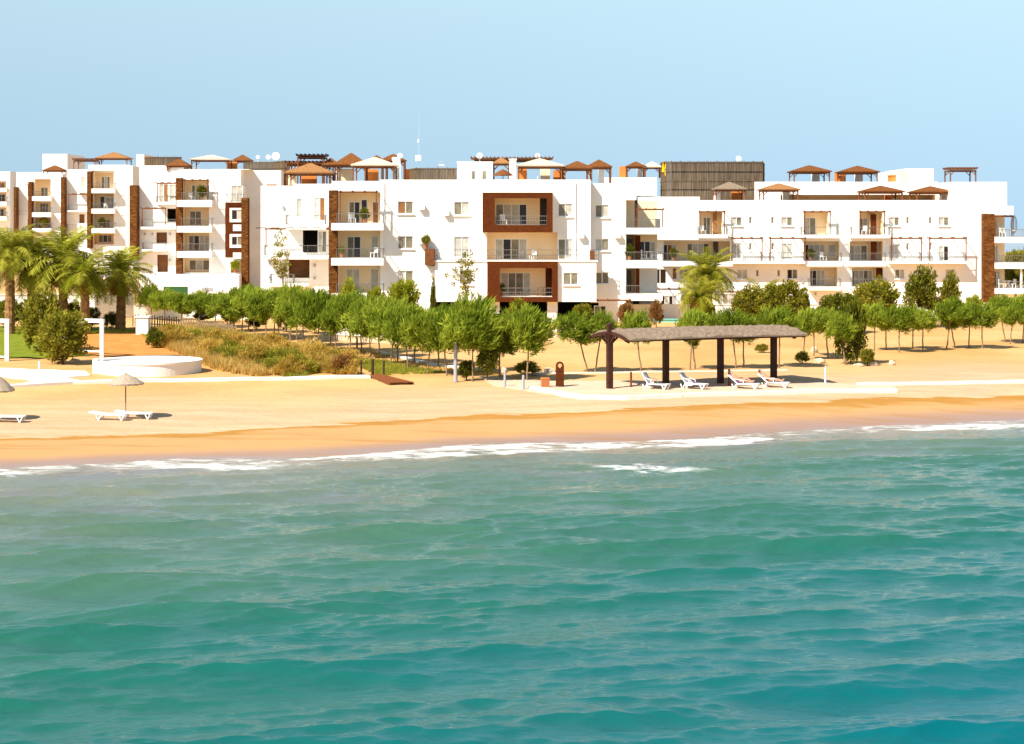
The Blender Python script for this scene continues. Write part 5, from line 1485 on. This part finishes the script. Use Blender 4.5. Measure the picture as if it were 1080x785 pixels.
for j in range(nv):
    for i in (0, nu): a = j * (nu + 1) + i; fs.append((a, a + nu + 1, K + a + nu + 1, K + a))
g.add(vs, fs); g.build('thatch_roof', M['thatch'], t, smooth=False)


def lounger(px, py, label, back_deg, rz=0.0, back_m='plastic', flatleg=False, group='sun loungers on the beach'):
    """head end at -x, feet at +x; 1.9 m long"""
    x, y, z = spot(px, py)
    t = thing('sun_lounger', label, 'sun lounger', (x, y, z + (0.07 if px > 500 else 0.0)), rz, group)
    g = MB()
    for sg in (-1, 1): g.bar((-.25, sg * .29, .32), (1.05, sg * .29, .32), .06, .07)
    for i in range(15): xx = -.22 + 1.24 * i / 14; g.box(xx - .035, xx + .035, -.28, .28, .325, .35)
    g.box(1.02, 1.08, -.31, .31, .285, .355)
    t.scale = (.9, .9, .9)
    g.build('seat', M['plastic'], t)
    b = radians(back_deg); g = MB(); L = .78
    for sg in (-1, 1): g.bar((-.24, sg * .29, .335), (-.24 - L * cos(b), sg * .29, .335 + L * sin(b)), .055, .06)
    g.bar((-.24 - L * cos(b), -.30, .335 + L * sin(b)), (-.24 - L * cos(b), .30, .335 + L * sin(b)), .06)
    bk = g.build('backrest', M['plastic'], t)
    g = MB(); a0 = np.array((-.28, 0, .35)); a1_ = np.array((-.24 - (L - .04) * cos(b), 0, .35 + (L - .04) * sin(b)))
    n_ = np.array((sin(b), 0, cos(b))) * .02
    g.add([a0 + (0, -.27, 0) - n_, a1_ + (0, -.27, 0) - n_, a1_ + (0, .27, 0) - n_, a0 + (0, .27, 0) - n_, a0 + (0, -.27, 0) + n_, a1_ + (0, -.27, 0) + n_, a1_ + (0, .27, 0) + n_, a0 + (0, .27, 0) + n_],
          [(0, 1, 2, 3), (7, 6, 5, 4), (0, 4, 5, 1), (1, 5, 6, 2), (2, 6, 7, 3), (3, 7, 4, 0)])
    g.build('backrest_panel', M[back_m], bk)
    for xx, sl in ((-.30, -1), (.72, 1)):
        for sg in (-1, 1):
            g = MB(); g.bar((xx, sg * .28, .31), (xx + sl * .16, sg * .30, -.01), .07, .055); g.bar((xx + sl * .30, sg * .28, .31), (xx + sl * .16, sg * .30, -.01), .06, .05)
            g.build('leg', M['plastic'], t)
    if back_deg > 20:
        for sg in (-1, 1):
            g = MB(); g.bar((-.24 - .45 * cos(b), sg * .31, .335 + .45 * sin(b)), (.12, sg * .31, .55), .05, .035); g.bar((.12, sg * .31, .55), (.18, sg * .31, .33), .045); g.build('armrest', M['plastic'], t)
    return t


lt = [lounger(689, 411.5, 'empty white lounger with raised grey back at the first shelter post', 58, radians(-30), 'sling'),
      lounger(729, 411.5, 'white lounger with raised grey back and purple towel near the second shelter post', 56, radians(-30), 'sling'),
      lounger(783, 410.8, 'white lounger carrying a reclining bather next to the third shelter post', 40, radians(-22)),
      lounger(814.5, 410.0, 'white lounger carrying a reclining bather at the last shelter post', 40, radians(-22))]
lounger(114, 443, 'flat white lounger under the left side of the whole straw parasol', 8, radians(-8))
lounger(141, 441.5, 'flat white lounger under the right side of the whole straw parasol', 8, radians(-4))
lounger(6, 445, 'flat white lounger cut by the left edge under the first parasol', 8, radians(-3))

# towel and bag on the second lounger


def towel(px, py, zoff, rz, w_, l_, m, label, dx=0.0):
    x, y, z = spot(px, py)
    g = MB(); n1, n2 = 10, 8; vs = []
    for lay in (0, .025):
        for i in range(n1 + 1):
            for j in range(n2 + 1):
                u = (i / n1 - .5) * l_; v = (j / n2 - .5) * w_; e = abs(v) - .30
                h = .02 * sin(9 * u + 3 * v) + .02 * cos(7 * v)
                zz = zoff + max(0, h) + lay
                if e > 0: zz -= e * 1.8; v = math.copysign(.33 + lay, v)
                vs.append((u + dx, v, zz))
    K = (n1 + 1) * (n2 + 1); fs = []
    for i in range(n1):
        for j in range(n2):
            a = i * (n2 + 1) + j; fs += [(a, a + n2 + 1, a + n2 + 2, a + 1), (K + a + 1, K + a + n2 + 2, K + a + n2 + 1, K + a)]
    for i in range(n1):
        for j in (0, n2): a = i * (n2 + 1) + j; fs.append((a, a + n2 + 1, K + a + n2 + 1, K + a))
    for j in range(n2):
        for i in (0, n1): a = i * (n2 + 1) + j; fs.append((a, a + 1, K + a + 1, K + a))
    g.add(vs, fs); o = g.build('towel', m, smooth=True); o.scale = (.9, .9, .9); o.location = (x, y, z + .07); o.rotation_euler = (0, 0, rz); tag(o, label, 'towel')


towel(729, 411.5, .37, radians(-30), .78, .5, M['towel_white'], 'white towel draped over the seat of the second grey-backed lounger', -.02)
towel(729, 411.5, .43, radians(-30), .34, .3, M['towel_purple'], 'folded purple towel on the second grey-backed lounger', .10)


def person(px, py, rz, back_deg, label, hairm, swim, lift, prop_up=0.0):
    """a bather lying back on a lounger: head at -x"""
    x, y, z = spot(px, py)
    b = radians(back_deg); o0 = np.array((-.20, 0, lift + .10))         # pelvis
    up = np.array((-cos(b), 0, sin(b))); nf = np.array((sin(b), 0, cos(b)))
    J = {}; E = []; Rr = {}

    def j(n, p, r_, par=None):
        J[n] = np.array(p, float); Rr[n] = r_
        if par: E.append((par, n))
    j('pel', o0, (.155, .11)); j('waist', o0 + up * .20 + nf * .02, (.13, .10), 'pel'); j('chest', o0 + up * .40 + nf * .03, (.16, .12), 'waist'); j('shl', o0 + up * .52 + nf * .02, (.11, .08), 'chest')
    j('neck', o0 + up * .60 + nf * .03, (.052, .052), 'shl'); j('head0', o0 + up * .68 + nf * .05, (.075, .085), 'neck'); j('head1', o0 + up * .80 + nf * .06, (.082, .095), 'head0')
    for s in (-1, 1):
        n = str(s)
        j('sh' + n, o0 + up * .50 + np.array((0, s * .185, 0)), (.058, .058), 'shl'); j('el' + n, o0 + up * .26 + np.array((0, s * .25, .02)), (.042, .042), 'sh' + n)
        j('wr' + n, o0 + up * .06 + np.array((.06, s * .21, .10)), (.030, .030), 'el' + n); j('pm' + n, o0 + up * .0 + np.array((.10, s * .18, .115)), (.038, .022), 'wr' + n)
        for q in range(4):
            j('f%d' % q + n, J['pm' + n] + np.array((.045, s * (.035 - .02 * q), .004)), (.010, .010), 'pm' + n); j('g%d' % q + n, J['pm' + n] + np.array((.085 - .006 * abs(q - 1.3), s * (.042 - .025 * q), -.012)), (.008, .008), 'f%d' % q + n)
        j('th' + n, J['pm' + n] + np.array((.015, -s * .045, .01)), (.011, .011), 'pm' + n); j('tt' + n, J['pm' + n] + np.array((.05, -s * .055, .0)), (.009, .009), 'th' + n)
        kz = .16 + (.16 if (prop_up and s == 1) else 0)
        j('hip' + n, o0 + np.array((.03, s * .09, .01)), (.095, .095), 'pel'); j('kn' + n, o0 + np.array((.44 - (.05 if kz > .2 else 0), s * .11, kz - .10)), (.060, .060), 'hip' + n)
        j('cf' + n, (J['kn' + n] * .62 + (o0 + np.array((.86, s * .10, -.02))) * .38), (.055, .055), 'kn' + n); j('an' + n, o0 + np.array((.86, s * .10, -.035)), (.036, .036), 'cf' + n); j('to' + n, o0 + np.array((.94, s * .12, .10)), (.030, .045), 'an' + n)
    names = list(J); idx = {n: i for i, n in enumerate(names)}
    me = bpy.data.meshes.new('person'); me.from_pydata([tuple(J[n]) for n in names], [(idx[a], idx[c]) for a, c in E], [])
    ob = bpy.data.objects.new('person', me); COL.objects.link(ob)
    md = ob.modifiers.new('skin', 'SKIN'); md.use_smooth_shade = True
    for n in names:
        sv = me.skin_vertices[0].data[idx[n]]; sv.radius = Rr[n]; sv.use_root = (n == 'pel')
    ob.modifiers.new('sub', 'SUBSURF').levels = 2; ob.modifiers['sub'].render_levels = 2
    me.materials.append(M['skin'])
    dg = bpy.context.evaluated_depsgraph_get(); ev = bpy.data.meshes.new_from_object(ob.evaluated_get(dg)); bpy.data.objects.remove(ob)
    ev.materials.clear(); ev.materials.append(M['skin'])
    pr = bpy.data.objects.new('person', ev); COL.objects.link(pr); pr.scale = (.9, .9, .9); pr.location = (x, y, z + .07); pr.rotation_euler = (0, 0, rz); tag(pr, label, 'person')
    hc = o0 + up * .77 + nf * .055

    def ell(c, r3, m, nm, n=10):
        g = MB(); vs = []; fs = []
        for i in range(n + 1):
            a = pi * i / n
            for k in range(14):
                p = 2 * pi * k / 14; v = np.array((cos(p) * sin(a), sin(p) * sin(a), cos(a)))
                vs.append(c + up * v[2] * r3[2] + np.array((0, 1, 0)) * v[1] * r3[1] + nf * v[0] * r3[0])
        for i in range(n):
            for k in range(14): fs.append((i * 14 + k, i * 14 + (k + 1) % 14, (i + 1) * 14 + (k + 1) % 14, (i + 1) * 14 + k))
        g.add(vs, fs); return g.build(nm, m, pr, smooth=True)
    ell(hc + up * .045 - nf * .035, (.095, .095, .115), hairm, 'hair')
    ell(hc + nf * .100 - up * .01, (.022, .014, .026), M['skin'], 'nose', 6)
    for s in (-1, 1):
        ell(hc + nf * .088 + up * .02 + np.array((0, s * .033, 0)), (.010, .015, .008), M['hair'], 'eye', 6)
        ell(hc - up * .0 + np.array((0, s * .092, 0)), (.022, .012, .032), M['skin'], 'ear', 6)
    ell(hc + nf * .086 - up * .05, (.010, .026, .008), M['swim'], 'mouth', 6)
    ell(o0 + up * .02 + nf * .0, (.125, .178, .11), swim, 'swimwear')
    return pr


person(783, 410.8, radians(-22), 40, 'reclining bather in dark swimwear lying beside the third shelter post', M['hair'], M['towel_purple'], .36, 1)
person(814.5, 410.0, radians(-22), 40, 'reclining bather in red swimwear lying by the last shelter post', M['hair'], M['swim'], .36)
towel(783, 410.8, .90, radians(-6), .66, .45, M['towel_white'], 'pale towel hung over the lounger back behind the bather by the third post', -1.05) if False else None


def parasol(px_pole, py_base, apex, half_px, eave, label, tilt=0.0):
    x, y, z = spot(px_pole, py_base); k = y / F
    t = thing('straw_parasol', label, 'parasol', (x, y, z), 0, 'straw parasols on the sand')
    za = (py_base - apex) * k; ze = (py_base - eave) * k; Rr = half_px * k
    g = MB(); g.tube([(0, 0, -.3), (0, 0, za - .05)], .035, 8); g.build('pole', M['trunk'], t)
    g = MB(); n = 40; prof = [(0.02, za + .03), (Rr * .12, za - .05), (Rr * .5, za - (za - ze) * .42), (Rr * .8, za - (za - ze) * .75), (Rr, ze), (Rr * .97, ze - .07), (Rr * .75, za - (za - ze) * .78 - .05), (Rr * .2, za - .22), (.02, za - .2)]
    rgp = random.Random(3); vs = []; fs = []
    for i, (rr, zz) in enumerate(prof):
        for q in range(n):
            jj = 1 + rgp.uniform(-.02, .02); vs.append((rr * jj * cos(2 * pi * q / n), rr * jj * sin(2 * pi * q / n), zz + (rgp.uniform(-.04, .02) if i in (4, 5) else rgp.uniform(-.012, .012))))
    for i in range(len(prof) - 1):
        for q in range(n): fs.append((i * n + q, i * n + (q + 1) % n, (i + 1) * n + (q + 1) % n, (i + 1) * n + q))
    g.add(vs, fs); c = g.build('canopy', M['straw'], t)
    g = MB()
    for q in range(8): a = 2 * pi * q / 8; g.bar((0.03 * cos(a), .03 * sin(a), za - .24), (Rr * .9 * cos(a), Rr * .9 * sin(a), ze + .02), .025)
    g.build('rib', M['trunk'], c)


parasol(132.5, 441, 393.5, 19, 404, 'whole straw parasol over the two flat loungers')
parasol(-6, 443, 393, 21, 411, 'straw parasol half cut by the left edge')

# white ring wall and its square pier
x0, y0, z0 = spot(147, 397.5); Rr = (203 - 91) / 2 * y0 / F; yc_ = y0 + Rr * 0.98
t = thing('ring_wall', 'low round white wall with a small pier beside the beach path', 'wall', (x0, yc_, z0))
g = MB(); h = 14.5 * y0 / F
g.lathe([(Rr - .22, -.3), (Rr, -.3), (Rr, h - .12), (Rr + .06, h - .12), (Rr + .06, h), (Rr - .28, h), (Rr - .28, h - .12), (Rr - .22, h - .12), (Rr - .22, -.3)], 64); g.build('rendered_wall', M['white'], t, smooth=False)
g = MB(); g.lathe([(0.0, h - .16), (Rr - .2, h - .16)], 48); g.build('platform_floor', M['white'], t)
g = MB(); px_ = -sqrt(Rr * Rr - 1.44) - .05; g.box(px_ - .15, px_ + .15, -1.6, -.9, -.2, h + .12); g.build('pier', M['white'], t)


def upright(name, cat, label, px, py, top, wpx, m, shape='box', cap=None):
    x, y, z = spot(px, py); k = y / F; h = (py - top) * k; w_ = wpx * k / 2
    t = thing(name, label, cat, (x, y, z + 0.02))
    g = MB()
    if shape == 'box': g.box(-w_, w_, -w_, w_, -.3, h - (.10 if cap else 0))
    else: g.lathe([(w_, -.3), (w_, h - w_ * .5), (w_ * .7, h - w_ * .15), (.01, h)], 12)
    g.build('post', M[m], t)
    g = MB()
    if shape == 'box': g.box(-w_ * 1.18, w_ * 1.18, -w_ * 1.18, w_ * 1.18, h - .10, h)
    else: g.lathe([(w_ * 1.02, .0), (w_ * 1.5, .0), (w_ * 1.5, .05), (w_ * 1.02, .05)], 12)
    g.build('cap' if shape == 'box' else 'collar', M[cap or m], t)
    return t


upright('gate_pillar', 'pillar', 'square white pillar at the head of the dry grass bank', 151, 354, 333.5, 13, 'white', cap='white')
upright('bollard', 'bollard', 'white bollard on the paved beach path', 41.5, 405, 382, 2.6, 'white_metal', 'round')
upright('bollard', 'bollard', 'pale grey bollard left of the paved terrace', 532.5, 409, 391, 2.6, 'grey_metal', 'round')
upright('bollard', 'bollard', 'pale grey bollard closest to the orange box', 552, 412, 396, 2.8, 'grey_metal', 'round')
upright('pole', 'pole', 'tall pale grey pole among the clipped trees', 480.5, 403, 361, 4.0, 'grey_metal', 'round')
upright('bollard', 'bollard', 'slim white bollard to the right of the shelter', 870.5, 405, 386, 2.0, 'white_metal', 'round')
upright('timber_post', 'post', 'slim brown post between the first and second shelter posts', 665.5, 409.5, 392.5, 2.4, 'wood', 'round')
upright('timber_post', 'post', 'slim brown post behind the bather by the third shelter post', 769, 408, 389.5, 2.4, 'wood', 'round')
upright('timber_post', 'post', 'thick dark post at the head of the brown ramp', 393, 397.5, 378.5, 2.8, 'dark_wood', 'round')
upright('timber_post', 'post', 'thin dark post at the left of the brown ramp', 381, 397, 380, 1.9, 'dark_wood', 'round')
upright('timber_post', 'post', 'thin dark post at the right of the brown ramp', 404.8, 397, 380.5, 1.9, 'dark_wood', 'round')
upright('timber_post', 'post', 'tall dark post beyond the ramp posts, among the clipped trees', 376.5, 378, 356, 2.0, 'dark_wood', 'round')
# litter bin: a tall rounded timber hood with an opening
x, y, z = spot(590.5, 409); k = y / F
t = thing('litter_bin', 'tall dark red-brown litter bin with a rounded hood', 'litter bin', (x, y, z + .05)); w_ = 4.3 * k; h = 26.5 * k
g = MB(); n = 12
prof = [(-w_, -.1), (w_, -.1), (w_, h - w_)] + [(w_ * cos(a), h - w_ + w_ * sin(a)) for a in np.linspace(0, pi, 11)[1:-1]] + [(-w_, h - w_)]
hole = [(w_ * .52 * cos(a), h - w_ * 1.05 + w_ * .62 * sin(a)) for a in np.linspace(0, 2 * pi, len(prof), endpoint=False)]
ang_o = [atan2(p[1] - (h - w_ * 1.05), p[0]) % (2 * pi) for p in prof]
order = sorted(range(len(prof)), key=lambda q: ang_o[q]); prof = [prof[q] for q in order]
hole = [(w_ * .52 * cos(atan2(p[1] - (h - w_ * 1.05), p[0])), h - w_ * 1.05 + w_ * .62 * sin(atan2(p[1] - (h - w_ * 1.05), p[0]))) for p in prof]
q = len(prof); vs = []
for yy_ in (-w_ * .75, w_ * .75): vs += [(a, yy_, b) for a, b in prof] + [(a, yy_, b) for a, b in hole]
fs = []
for i in range(q):
    i2 = (i + 1) % q
    fs += [(i, i2, q + i2, q + i), (2 * q + i2, 2 * q + i, 3 * q + i, 3 * q + i2), (i2, i, 2 * q + i, 2 * q + i2), (q + i, q + i2, 3 * q + i2, 3 * q + i)]
g.add(vs, fs); g.build('hood', M['frame_brown'], t)
g = MB(); g.lathe([(w_ * 1.08, .0), (w_ * 1.08, .10), (w_ * .9, .12)], 14); g.build('base', M['dark_wood'], t)
for zz in (.35, .75):
    g = MB(); g.box(-w_ * 1.04, w_ * 1.04, -w_ * .79, w_ * .79, zz * h * .8, zz * h * .8 + .05); g.build('band', M['dark_wood'], t)
# orange box
x, y, z = spot(575, 409.5); k = y / F
t = thing('storage_box', 'small orange-brown box on the terrace beside the litter bin', 'box', (x, y, z + .05), .15); w_ = 4 * k
g = MB(); g.box(-w_, w_, -w_, w_, 0, 8.6 * k); g.build('body', M['terracotta'], t); g = MB(); g.box(-w_ * 1.06, w_ * 1.06, -w_ * 1.06, w_ * 1.06, 8.6 * k, 9.8 * k); g.build('lid', M['orange'], t)
# brown timber ramp
pa = [spot(389, 397.2), spot(402, 397.0), spot(436, 405.5), spot(411, 407.2)]
t = thing('timber_ramp', 'rust-brown timber ramp leading down to the sand below the dark posts', 'ramp', pa[0])
O = np.array(pa[0]); q = [np.array(p) - O for p in pa]
g = MB(); nb = 14
for i in range(nb):
    f0, f1 = i / nb, (i + .94) / nb
    A = q[0] + (q[3] - q[0]) * f0; B_ = q[1] + (q[2] - q[1]) * f0; C_ = q[1] + (q[2] - q[1]) * f1; D_ = q[0] + (q[3] - q[0]) * f1
    lo_ = [p + (0, 0, .10) for p in (A, B_, C_, D_)]; hi_ = [p + (0, 0, .16) for p in (A, B_, C_, D_)]
    g.add(lo_ + hi_, [(3, 2, 1, 0), (4, 5, 6, 7), (0, 1, 5, 4), (1, 2, 6, 5), (2, 3, 7, 6), (3, 0, 4, 7)])
g.build('deck', M['rust'], t)
for a, b in ((0, 3), (1, 2)):
    g = MB(); g.bar(q[a] + (0, 0, .06), q[b] + (0, 0, .06), .08, .14); g.build('side_beam', M['wood'], t)


# white metal goal frames on the lawn
def goal(px, py, top, arm_px, rail_py, label, far_px):
    x, y, z = spot(px, py); k = y / F; h = (py - top) * k
    t = thing('goal_frame', label, 'goal', (x, y, z), 0, 'white goals on the lawn')
    a = arm_px * k; r_ = .13
    for nm, xx, yy_ in (('upright', 0, 0), ('upright', -a, 1.4)):
        g = MB(); g.box(xx - r_, xx + r_, yy_ - r_, yy_ + r_, -.2, h); g.build(nm, M['white_metal'], t)
    g = MB(); g.bar((-a - r_, 1.4, h - r_ + .02), (r_, 0, h - r_ + .02), .27, .26); g.build('crossbar', M['white_metal'], t)
    g = MB(); g.bar((-far_px * k, 1.2, (py - rail_py) * k), (0, 0, (py - rail_py) * k), .10); g.build('bottom_rail', M['white_metal'], t)


goal(107.5, 378, 337, 44, 371, 'white goal frame to the right of the large rounded bush', 36)
goal(7.5, 381, 337, 60, 377, 'white goal frame at the left edge of the lawn', 20)


def rock(px, py, wpx, hpx, label, seed):
    x, y, z = spot(px, py); k = y / F
    import bmesh
    bm = bmesh.new(); bmesh.ops.create_icosphere(bm, subdivisions=3, radius=1.0); rgk = np.random.default_rng(seed)
    dirs = rgk.normal(0, 1, (9, 3)); dirs /= np.linalg.norm(dirs, axis=1)[:, None]; am = rgk.uniform(.62, .95, 9)
    for v in bm.verts:
        p = np.array(v.co); s_ = 1.0
        for d_, a_ in zip(dirs, am):
            c_ = p @ d_
            if c_ > a_: s_ = min(s_, a_ / c_)
        p = p * s_ * (1 + .04 * sin(7 * p[0] + 5 * p[1]) + .03 * cos(11 * p[2])); v.co = (p[0] * wpx * k / 2, p[1] * wpx * k / 2 * .8, p[2] * hpx * k * .75 + hpx * k * .25)
    me = bpy.data.meshes.new('boulder'); bm.to_mesh(me); bm.free(); me.materials.append(M['rock'])
    o = bpy.data.objects.new('boulder', me); COL.objects.link(o); o.location = (x, y, z); tag(o, label, 'rock', 'pale boulders')


for i, (px, py, w_, h_, lb) in enumerate([(516, 392, 13, 8, 'round pale boulder near the grey pole'), (530, 393, 11, 6, 'flat pale boulder between the two grey bollards and trees'), (579, 394, 14, 7, 'pale boulder at the foot of the front tree row end'), (568, 393, 7, 4, 'small stone left of the pale boulder at the row end'),
                                      (905, 386, 14, 4, 'flat pale stone under the tall dark shrub'), (922, 386, 10, 5, 'pale stone beside the low yellow-green shrub'), (941, 385.5, 7, 6, 'upright small stone to the right of the tall dark shrub'), (859, 372, 8, 7, 'pale boulder under the trees past the thatched roof'), (864, 383, 14, 5, 'flat pale stone below the leaning clipped tree'),
                                      (333, 363, 14, 7, 'orange-tinted boulder under the middle of the long row'), (80, 381.5, 14, 4, 'flat pale stone beside the large rounded bush'), (318, 357, 8, 6, 'small pale block behind the long row')]):
    rock(px, py, w_, h_, lb, 50 + i)


# low garden walls between the trees and the building
def low_wall(name, label, pts, h, m='white', coping=None, thick=.22, lift=0):
    P_ = [np.array(hit(*p)[:2]) for p in pts]; O = (*P_[0], ground_z(*P_[0]))
    t = thing(name, label, 'wall', O)
    g = MB(); c = MB()
    for a, b in zip(P_[:-1], P_[1:]):
        za, zb = ground_z(*a), ground_z(*b)
        g.bar((a[0], a[1], za + h / 2 - .15), (b[0], b[1], zb + h / 2 - .15), thick, h + .3); c.bar((a[0], a[1], za + h + .035), (b[0], b[1], zb + h + .035), thick + .12, .07)
    g.build('masonry', M[m], t, O); c.build('coping', M[coping or m], t, O)


low_wall('garden_wall', 'long white garden wall in front of the right wing ground floor', [(664, 338), (760, 337.5), (880, 337), (1046, 336)], 1.35)
low_wall('pool_edge', 'turquoise low edge before the ground floor windows of the right wing', [(688, 340), (716, 340)], 0.22, 'turquoise', 'turquoise', .4)
low_wall('pool_edge', 'turquoise low edge between the dark round tree and the end building', [(976, 339), (1000, 338.6)], 0.22, 'turquoise', 'turquoise', .4)
low_wall('garden_wall', 'white garden wall behind the palms', [(-30, 338), (40, 337), (100, 337), (140, 335)], 2.2)
low_wall('garden_wall', 'white garden wall behind the left end of the long tree row', [(142, 336), (200, 335), (262, 337)], 1.2)
low_wall('retaining_wall', 'low sandy retaining wall under the middle of the long tree row', [(340, 359), (385, 361), (420, 362), (470, 365)], 0.45, 'rock', 'concrete', .5)
low_wall('retaining_wall', 'low pale wall at the foot of the white pillars', [(585, 356), (625, 354)], 0.5, 'rock', 'concrete', .5)
low_wall('retaining_wall', 'short pale wall block under the second row of trees', [(356, 355.5), (369, 355.5)], 0.9, 'concrete', 'concrete', .5)
# pergola frame over the ground-floor terrace by the parking bay
# rustic fence under the left end of the row
fp = [np.array(hit(px, py)[:2]) for px, py in ((140, 344), (166, 346), (196, 349), (226, 352), (250, 356))]
t = thing('picket_fence', 'rustic picket fence under the left end of the tree row', 'fence', (*fp[0], ground_z(*fp[0]))); O = (*fp[0], ground_z(*fp[0]))
g = MB(); r_ = MB()
for a, b in zip(fp[:-1], fp[1:]):
    n = int(np.linalg.norm(b - a) / .35)
    for i in range(n):
        p = a + (b - a) * i / n; z = ground_z(*p); g.bar((p[0], p[1], z - .1), (p[0] + .02, p[1], z + .95 + .06 * ((i * 7) % 3)), .10, .05)
    za, zb = ground_z(*a), ground_z(*b)
    for hh in (.3, .75): r_.bar((a[0], a[1] + .05, za + hh), (b[0], b[1] + .05, zb + hh), .05, .08)
pk = g.build('picket', M['trunk'], t, O); pk['kind'] = 'stuff'; r_.build('rail', M['trunk'], t, O)


# plants and furniture on the balconies
def potted(B, px, py, off, h, label, kind='leaf_dark'):
    t = thing('potted_plant', label, 'plant', (B.x(px), B.D + off, B.z(py)), 0, 'potted plants on the balconies')
    g = MB(); g.lathe([(.12, 0), (.18, .32), (.20, .32), (.20, .36), (.15, .36), (.14, .3)], 12); g.build('pot', M['terracotta'], t)
    child('foliage', shrub_mesh(kind, 1), t, (0, 0, .36 + h * .5), (0, 0, px), (h * .55, h * .55, h * .55))


potted(L2, 108.5, 241, -.6, 1.2, 'bushy plant on the lowest balcony of the middle left block')
potted(L1, 47, 241, -.6, 1.7, 'large bushy plant on the lowest balcony of the far left block', 'leaf_olive')
potted(L3, 214, 211.4, -.7, 1.3, 'plant on the top balcony of the left block')
potted(C, 664.5, 275, 1.2, 1.0, 'green plant on the second balcony beside the central block')
potted(C, 449.5, 262.5, -.5, .8, 'trailing plant in the brown planter box', 'leaf_olive')
potted(C, 529.5, 312.4, -.5, .7, 'dark plant in the lower brown framed balcony')
potted(L3, 249, 288, -.8, 1.1, 'yellowish plant on the ground terrace beside the stone column', 'leaf_lime')


def table_set(B, px, py, off, label, m='upvc', rz=0.0):
    t = thing('balcony_table', label, 'table', (B.x(px), B.D + off, B.z(py)), rz)
    g = MB(); g.lathe([(.01, .72), (.45, .72), (.45, .76), (.01, .76)], 16); g.build('tabletop', M[m], t)
    for a in range(4):
        g = MB(); g.bar((.3 * cos(a * pi / 2 + .78), .3 * sin(a * pi / 2 + .78), .72), (.36 * cos(a * pi / 2 + .78), .36 * sin(a * pi / 2 + .78), 0), .05); g.build('leg', M[m], t)


def chair(B, px, py, off, rz, label, m='upvc'):
    t = thing('balcony_chair', label, 'chair', (B.x(px), B.D + off, B.z(py)), rz, 'chairs on the balconies')
    g = MB(); g.box(-.24, .24, -.24, .24, .42, .46); g.build('seat', M[m], t)
    g = MB(); g.box(-.24, .24, .21, .26, .46, .92); g.build('backrest', M[m], t)
    for a in (-1, 1):
        for b in (-1, 1): g = MB(); g.box(a * .21 - .025, a * .21 + .025, b * .21 - .025, b * .21 + .025, 0, .42); g.build('leg', M[m], t)


table_set(C, 546, 312.4, -.1, 'small round table inside the lower brown framed balcony', 'wood')
table_set(C, 570, 312.4, -.1, 'table at the right side of the lower brown framed balcony', 'wood')
table_set(C, 687, 275, 2.6, 'round dining table on the second balcony of the passage')
for q, (px, rz, lb) in enumerate(((681.5, 1.4, 'white chair to the left of the passage balcony table'), (692, -1.4, 'white chair to the right of the passage balcony table'))): chair(C, px, 275, 2.4, rz, lb)
table_set(R, 1061, 304, -.3, 'white table on the lowest end balcony'); chair(R, 1055, 304, -.4, 1.2, 'white chair to the left of the end balcony table'); chair(R, 1067, 304, -.4, -1.2, 'white chair to the right of the end balcony table')
chair(R, 1056, 249.9, -.5, .4, 'white chair on the top end balcony')
table_set(L3, 210, 238.5, -.5, 'small table on the second balcony of the left block', 'wood'); table_set(L3, 207, 265, -.5, 'small table on the third balcony of the left block', 'wood')
for B, px, py, off, rz, lb in ((C, 372, 235.5, -.5, .5, 'white chair on the top balcony of the central block stack'), (C, 395, 272, -.5, -.7, 'white chair on the middle balcony of the central block stack'),
                               (C, 531, 237.5, -.3, .4, 'white chair inside the upper brown framed balcony'), (C, 562, 274.4, -.2, -.5, 'white chair on the open balcony between the two brown frames'),
                               (R, 868, 275.4, -.2, .6, 'white chair in the wide recess on the right wing middle floor'), (R, 912, 248, .2, -.4, 'white chair on the right wing balcony under the terrace gazebos'),
                               (R, 741, 247.8, .1, .3, 'white chair on the upper balcony below the reed screen'), (L2, 112, 220.3, -.4, .5, 'white chair on the middle balcony of the middle left block'), (L3, 203, 211.4, -.5, .8, 'white chair on the top balcony of the left block beside its plant')):
    chair(B, px, py, off, rz, lb)
potted(C, 385, 235.5, -.6, .9, 'leafy plant on the top balcony of the central block stack'); potted(C, 361, 272, -.6, .6, 'small plant on the middle balcony of the central block stack', 'leaf_olive')
potted(R, 855, 275.4, -.4, .8, 'plant behind the railing of the wide recessed right wing balcony'); potted(R, 926, 302.3, -.4, .8, 'plant on the lowest right wing balcony by the brown shrub', 'leaf_olive'); potted(R, 710, 275.4, -.4, .9, 'plant on the right wing balcony under the yellow sign')
# hanging egg chair on the end balcony
t = thing('hanging_chair', 'round wire hanging chair on the top end balcony', 'chair', (R.x(1068.5), R.D - .3, R.z(249.9)))
g = MB(); H_ = 23 * R.D / F; Rx = 3.4 * R.D / F
for a in range(7):
    an = pi * a / 7; pts = [(Rx * sin(b) * cos(an), Rx * sin(b) * sin(an), H_ * .56 - H_ * .40 * cos(b)) for b in np.linspace(0, pi, 13)]; g.tube(pts, .014, 4, cap=False)
    pts = [(-Rx * sin(b) * cos(an), -Rx * sin(b) * sin(an), H_ * .56 - H_ * .40 * cos(b)) for b in np.linspace(0, pi, 13)]; g.tube(pts, .014, 4, cap=False)
g.build('shell', M['rail'], t)
g = MB(); g.tube([(.1, .5, 0), (.1, .55, H_ * .9), (.0, 0, H_ * 1.02), (0, 0, H_ * .94)], .03, 6); g.lathe([(.01, .0), (.45, .0), (.45, .05), (.01, .05)], 16, .1, .4); g.build('stand', M['rail'], t)
g = MB(); g.lathe([(.01, H_ * .25), (Rx * .7, H_ * .27), (Rx * .72, H_ * .31), (.01, H_ * .33)], 14); g.build('cushion', M['towel_white'], t)
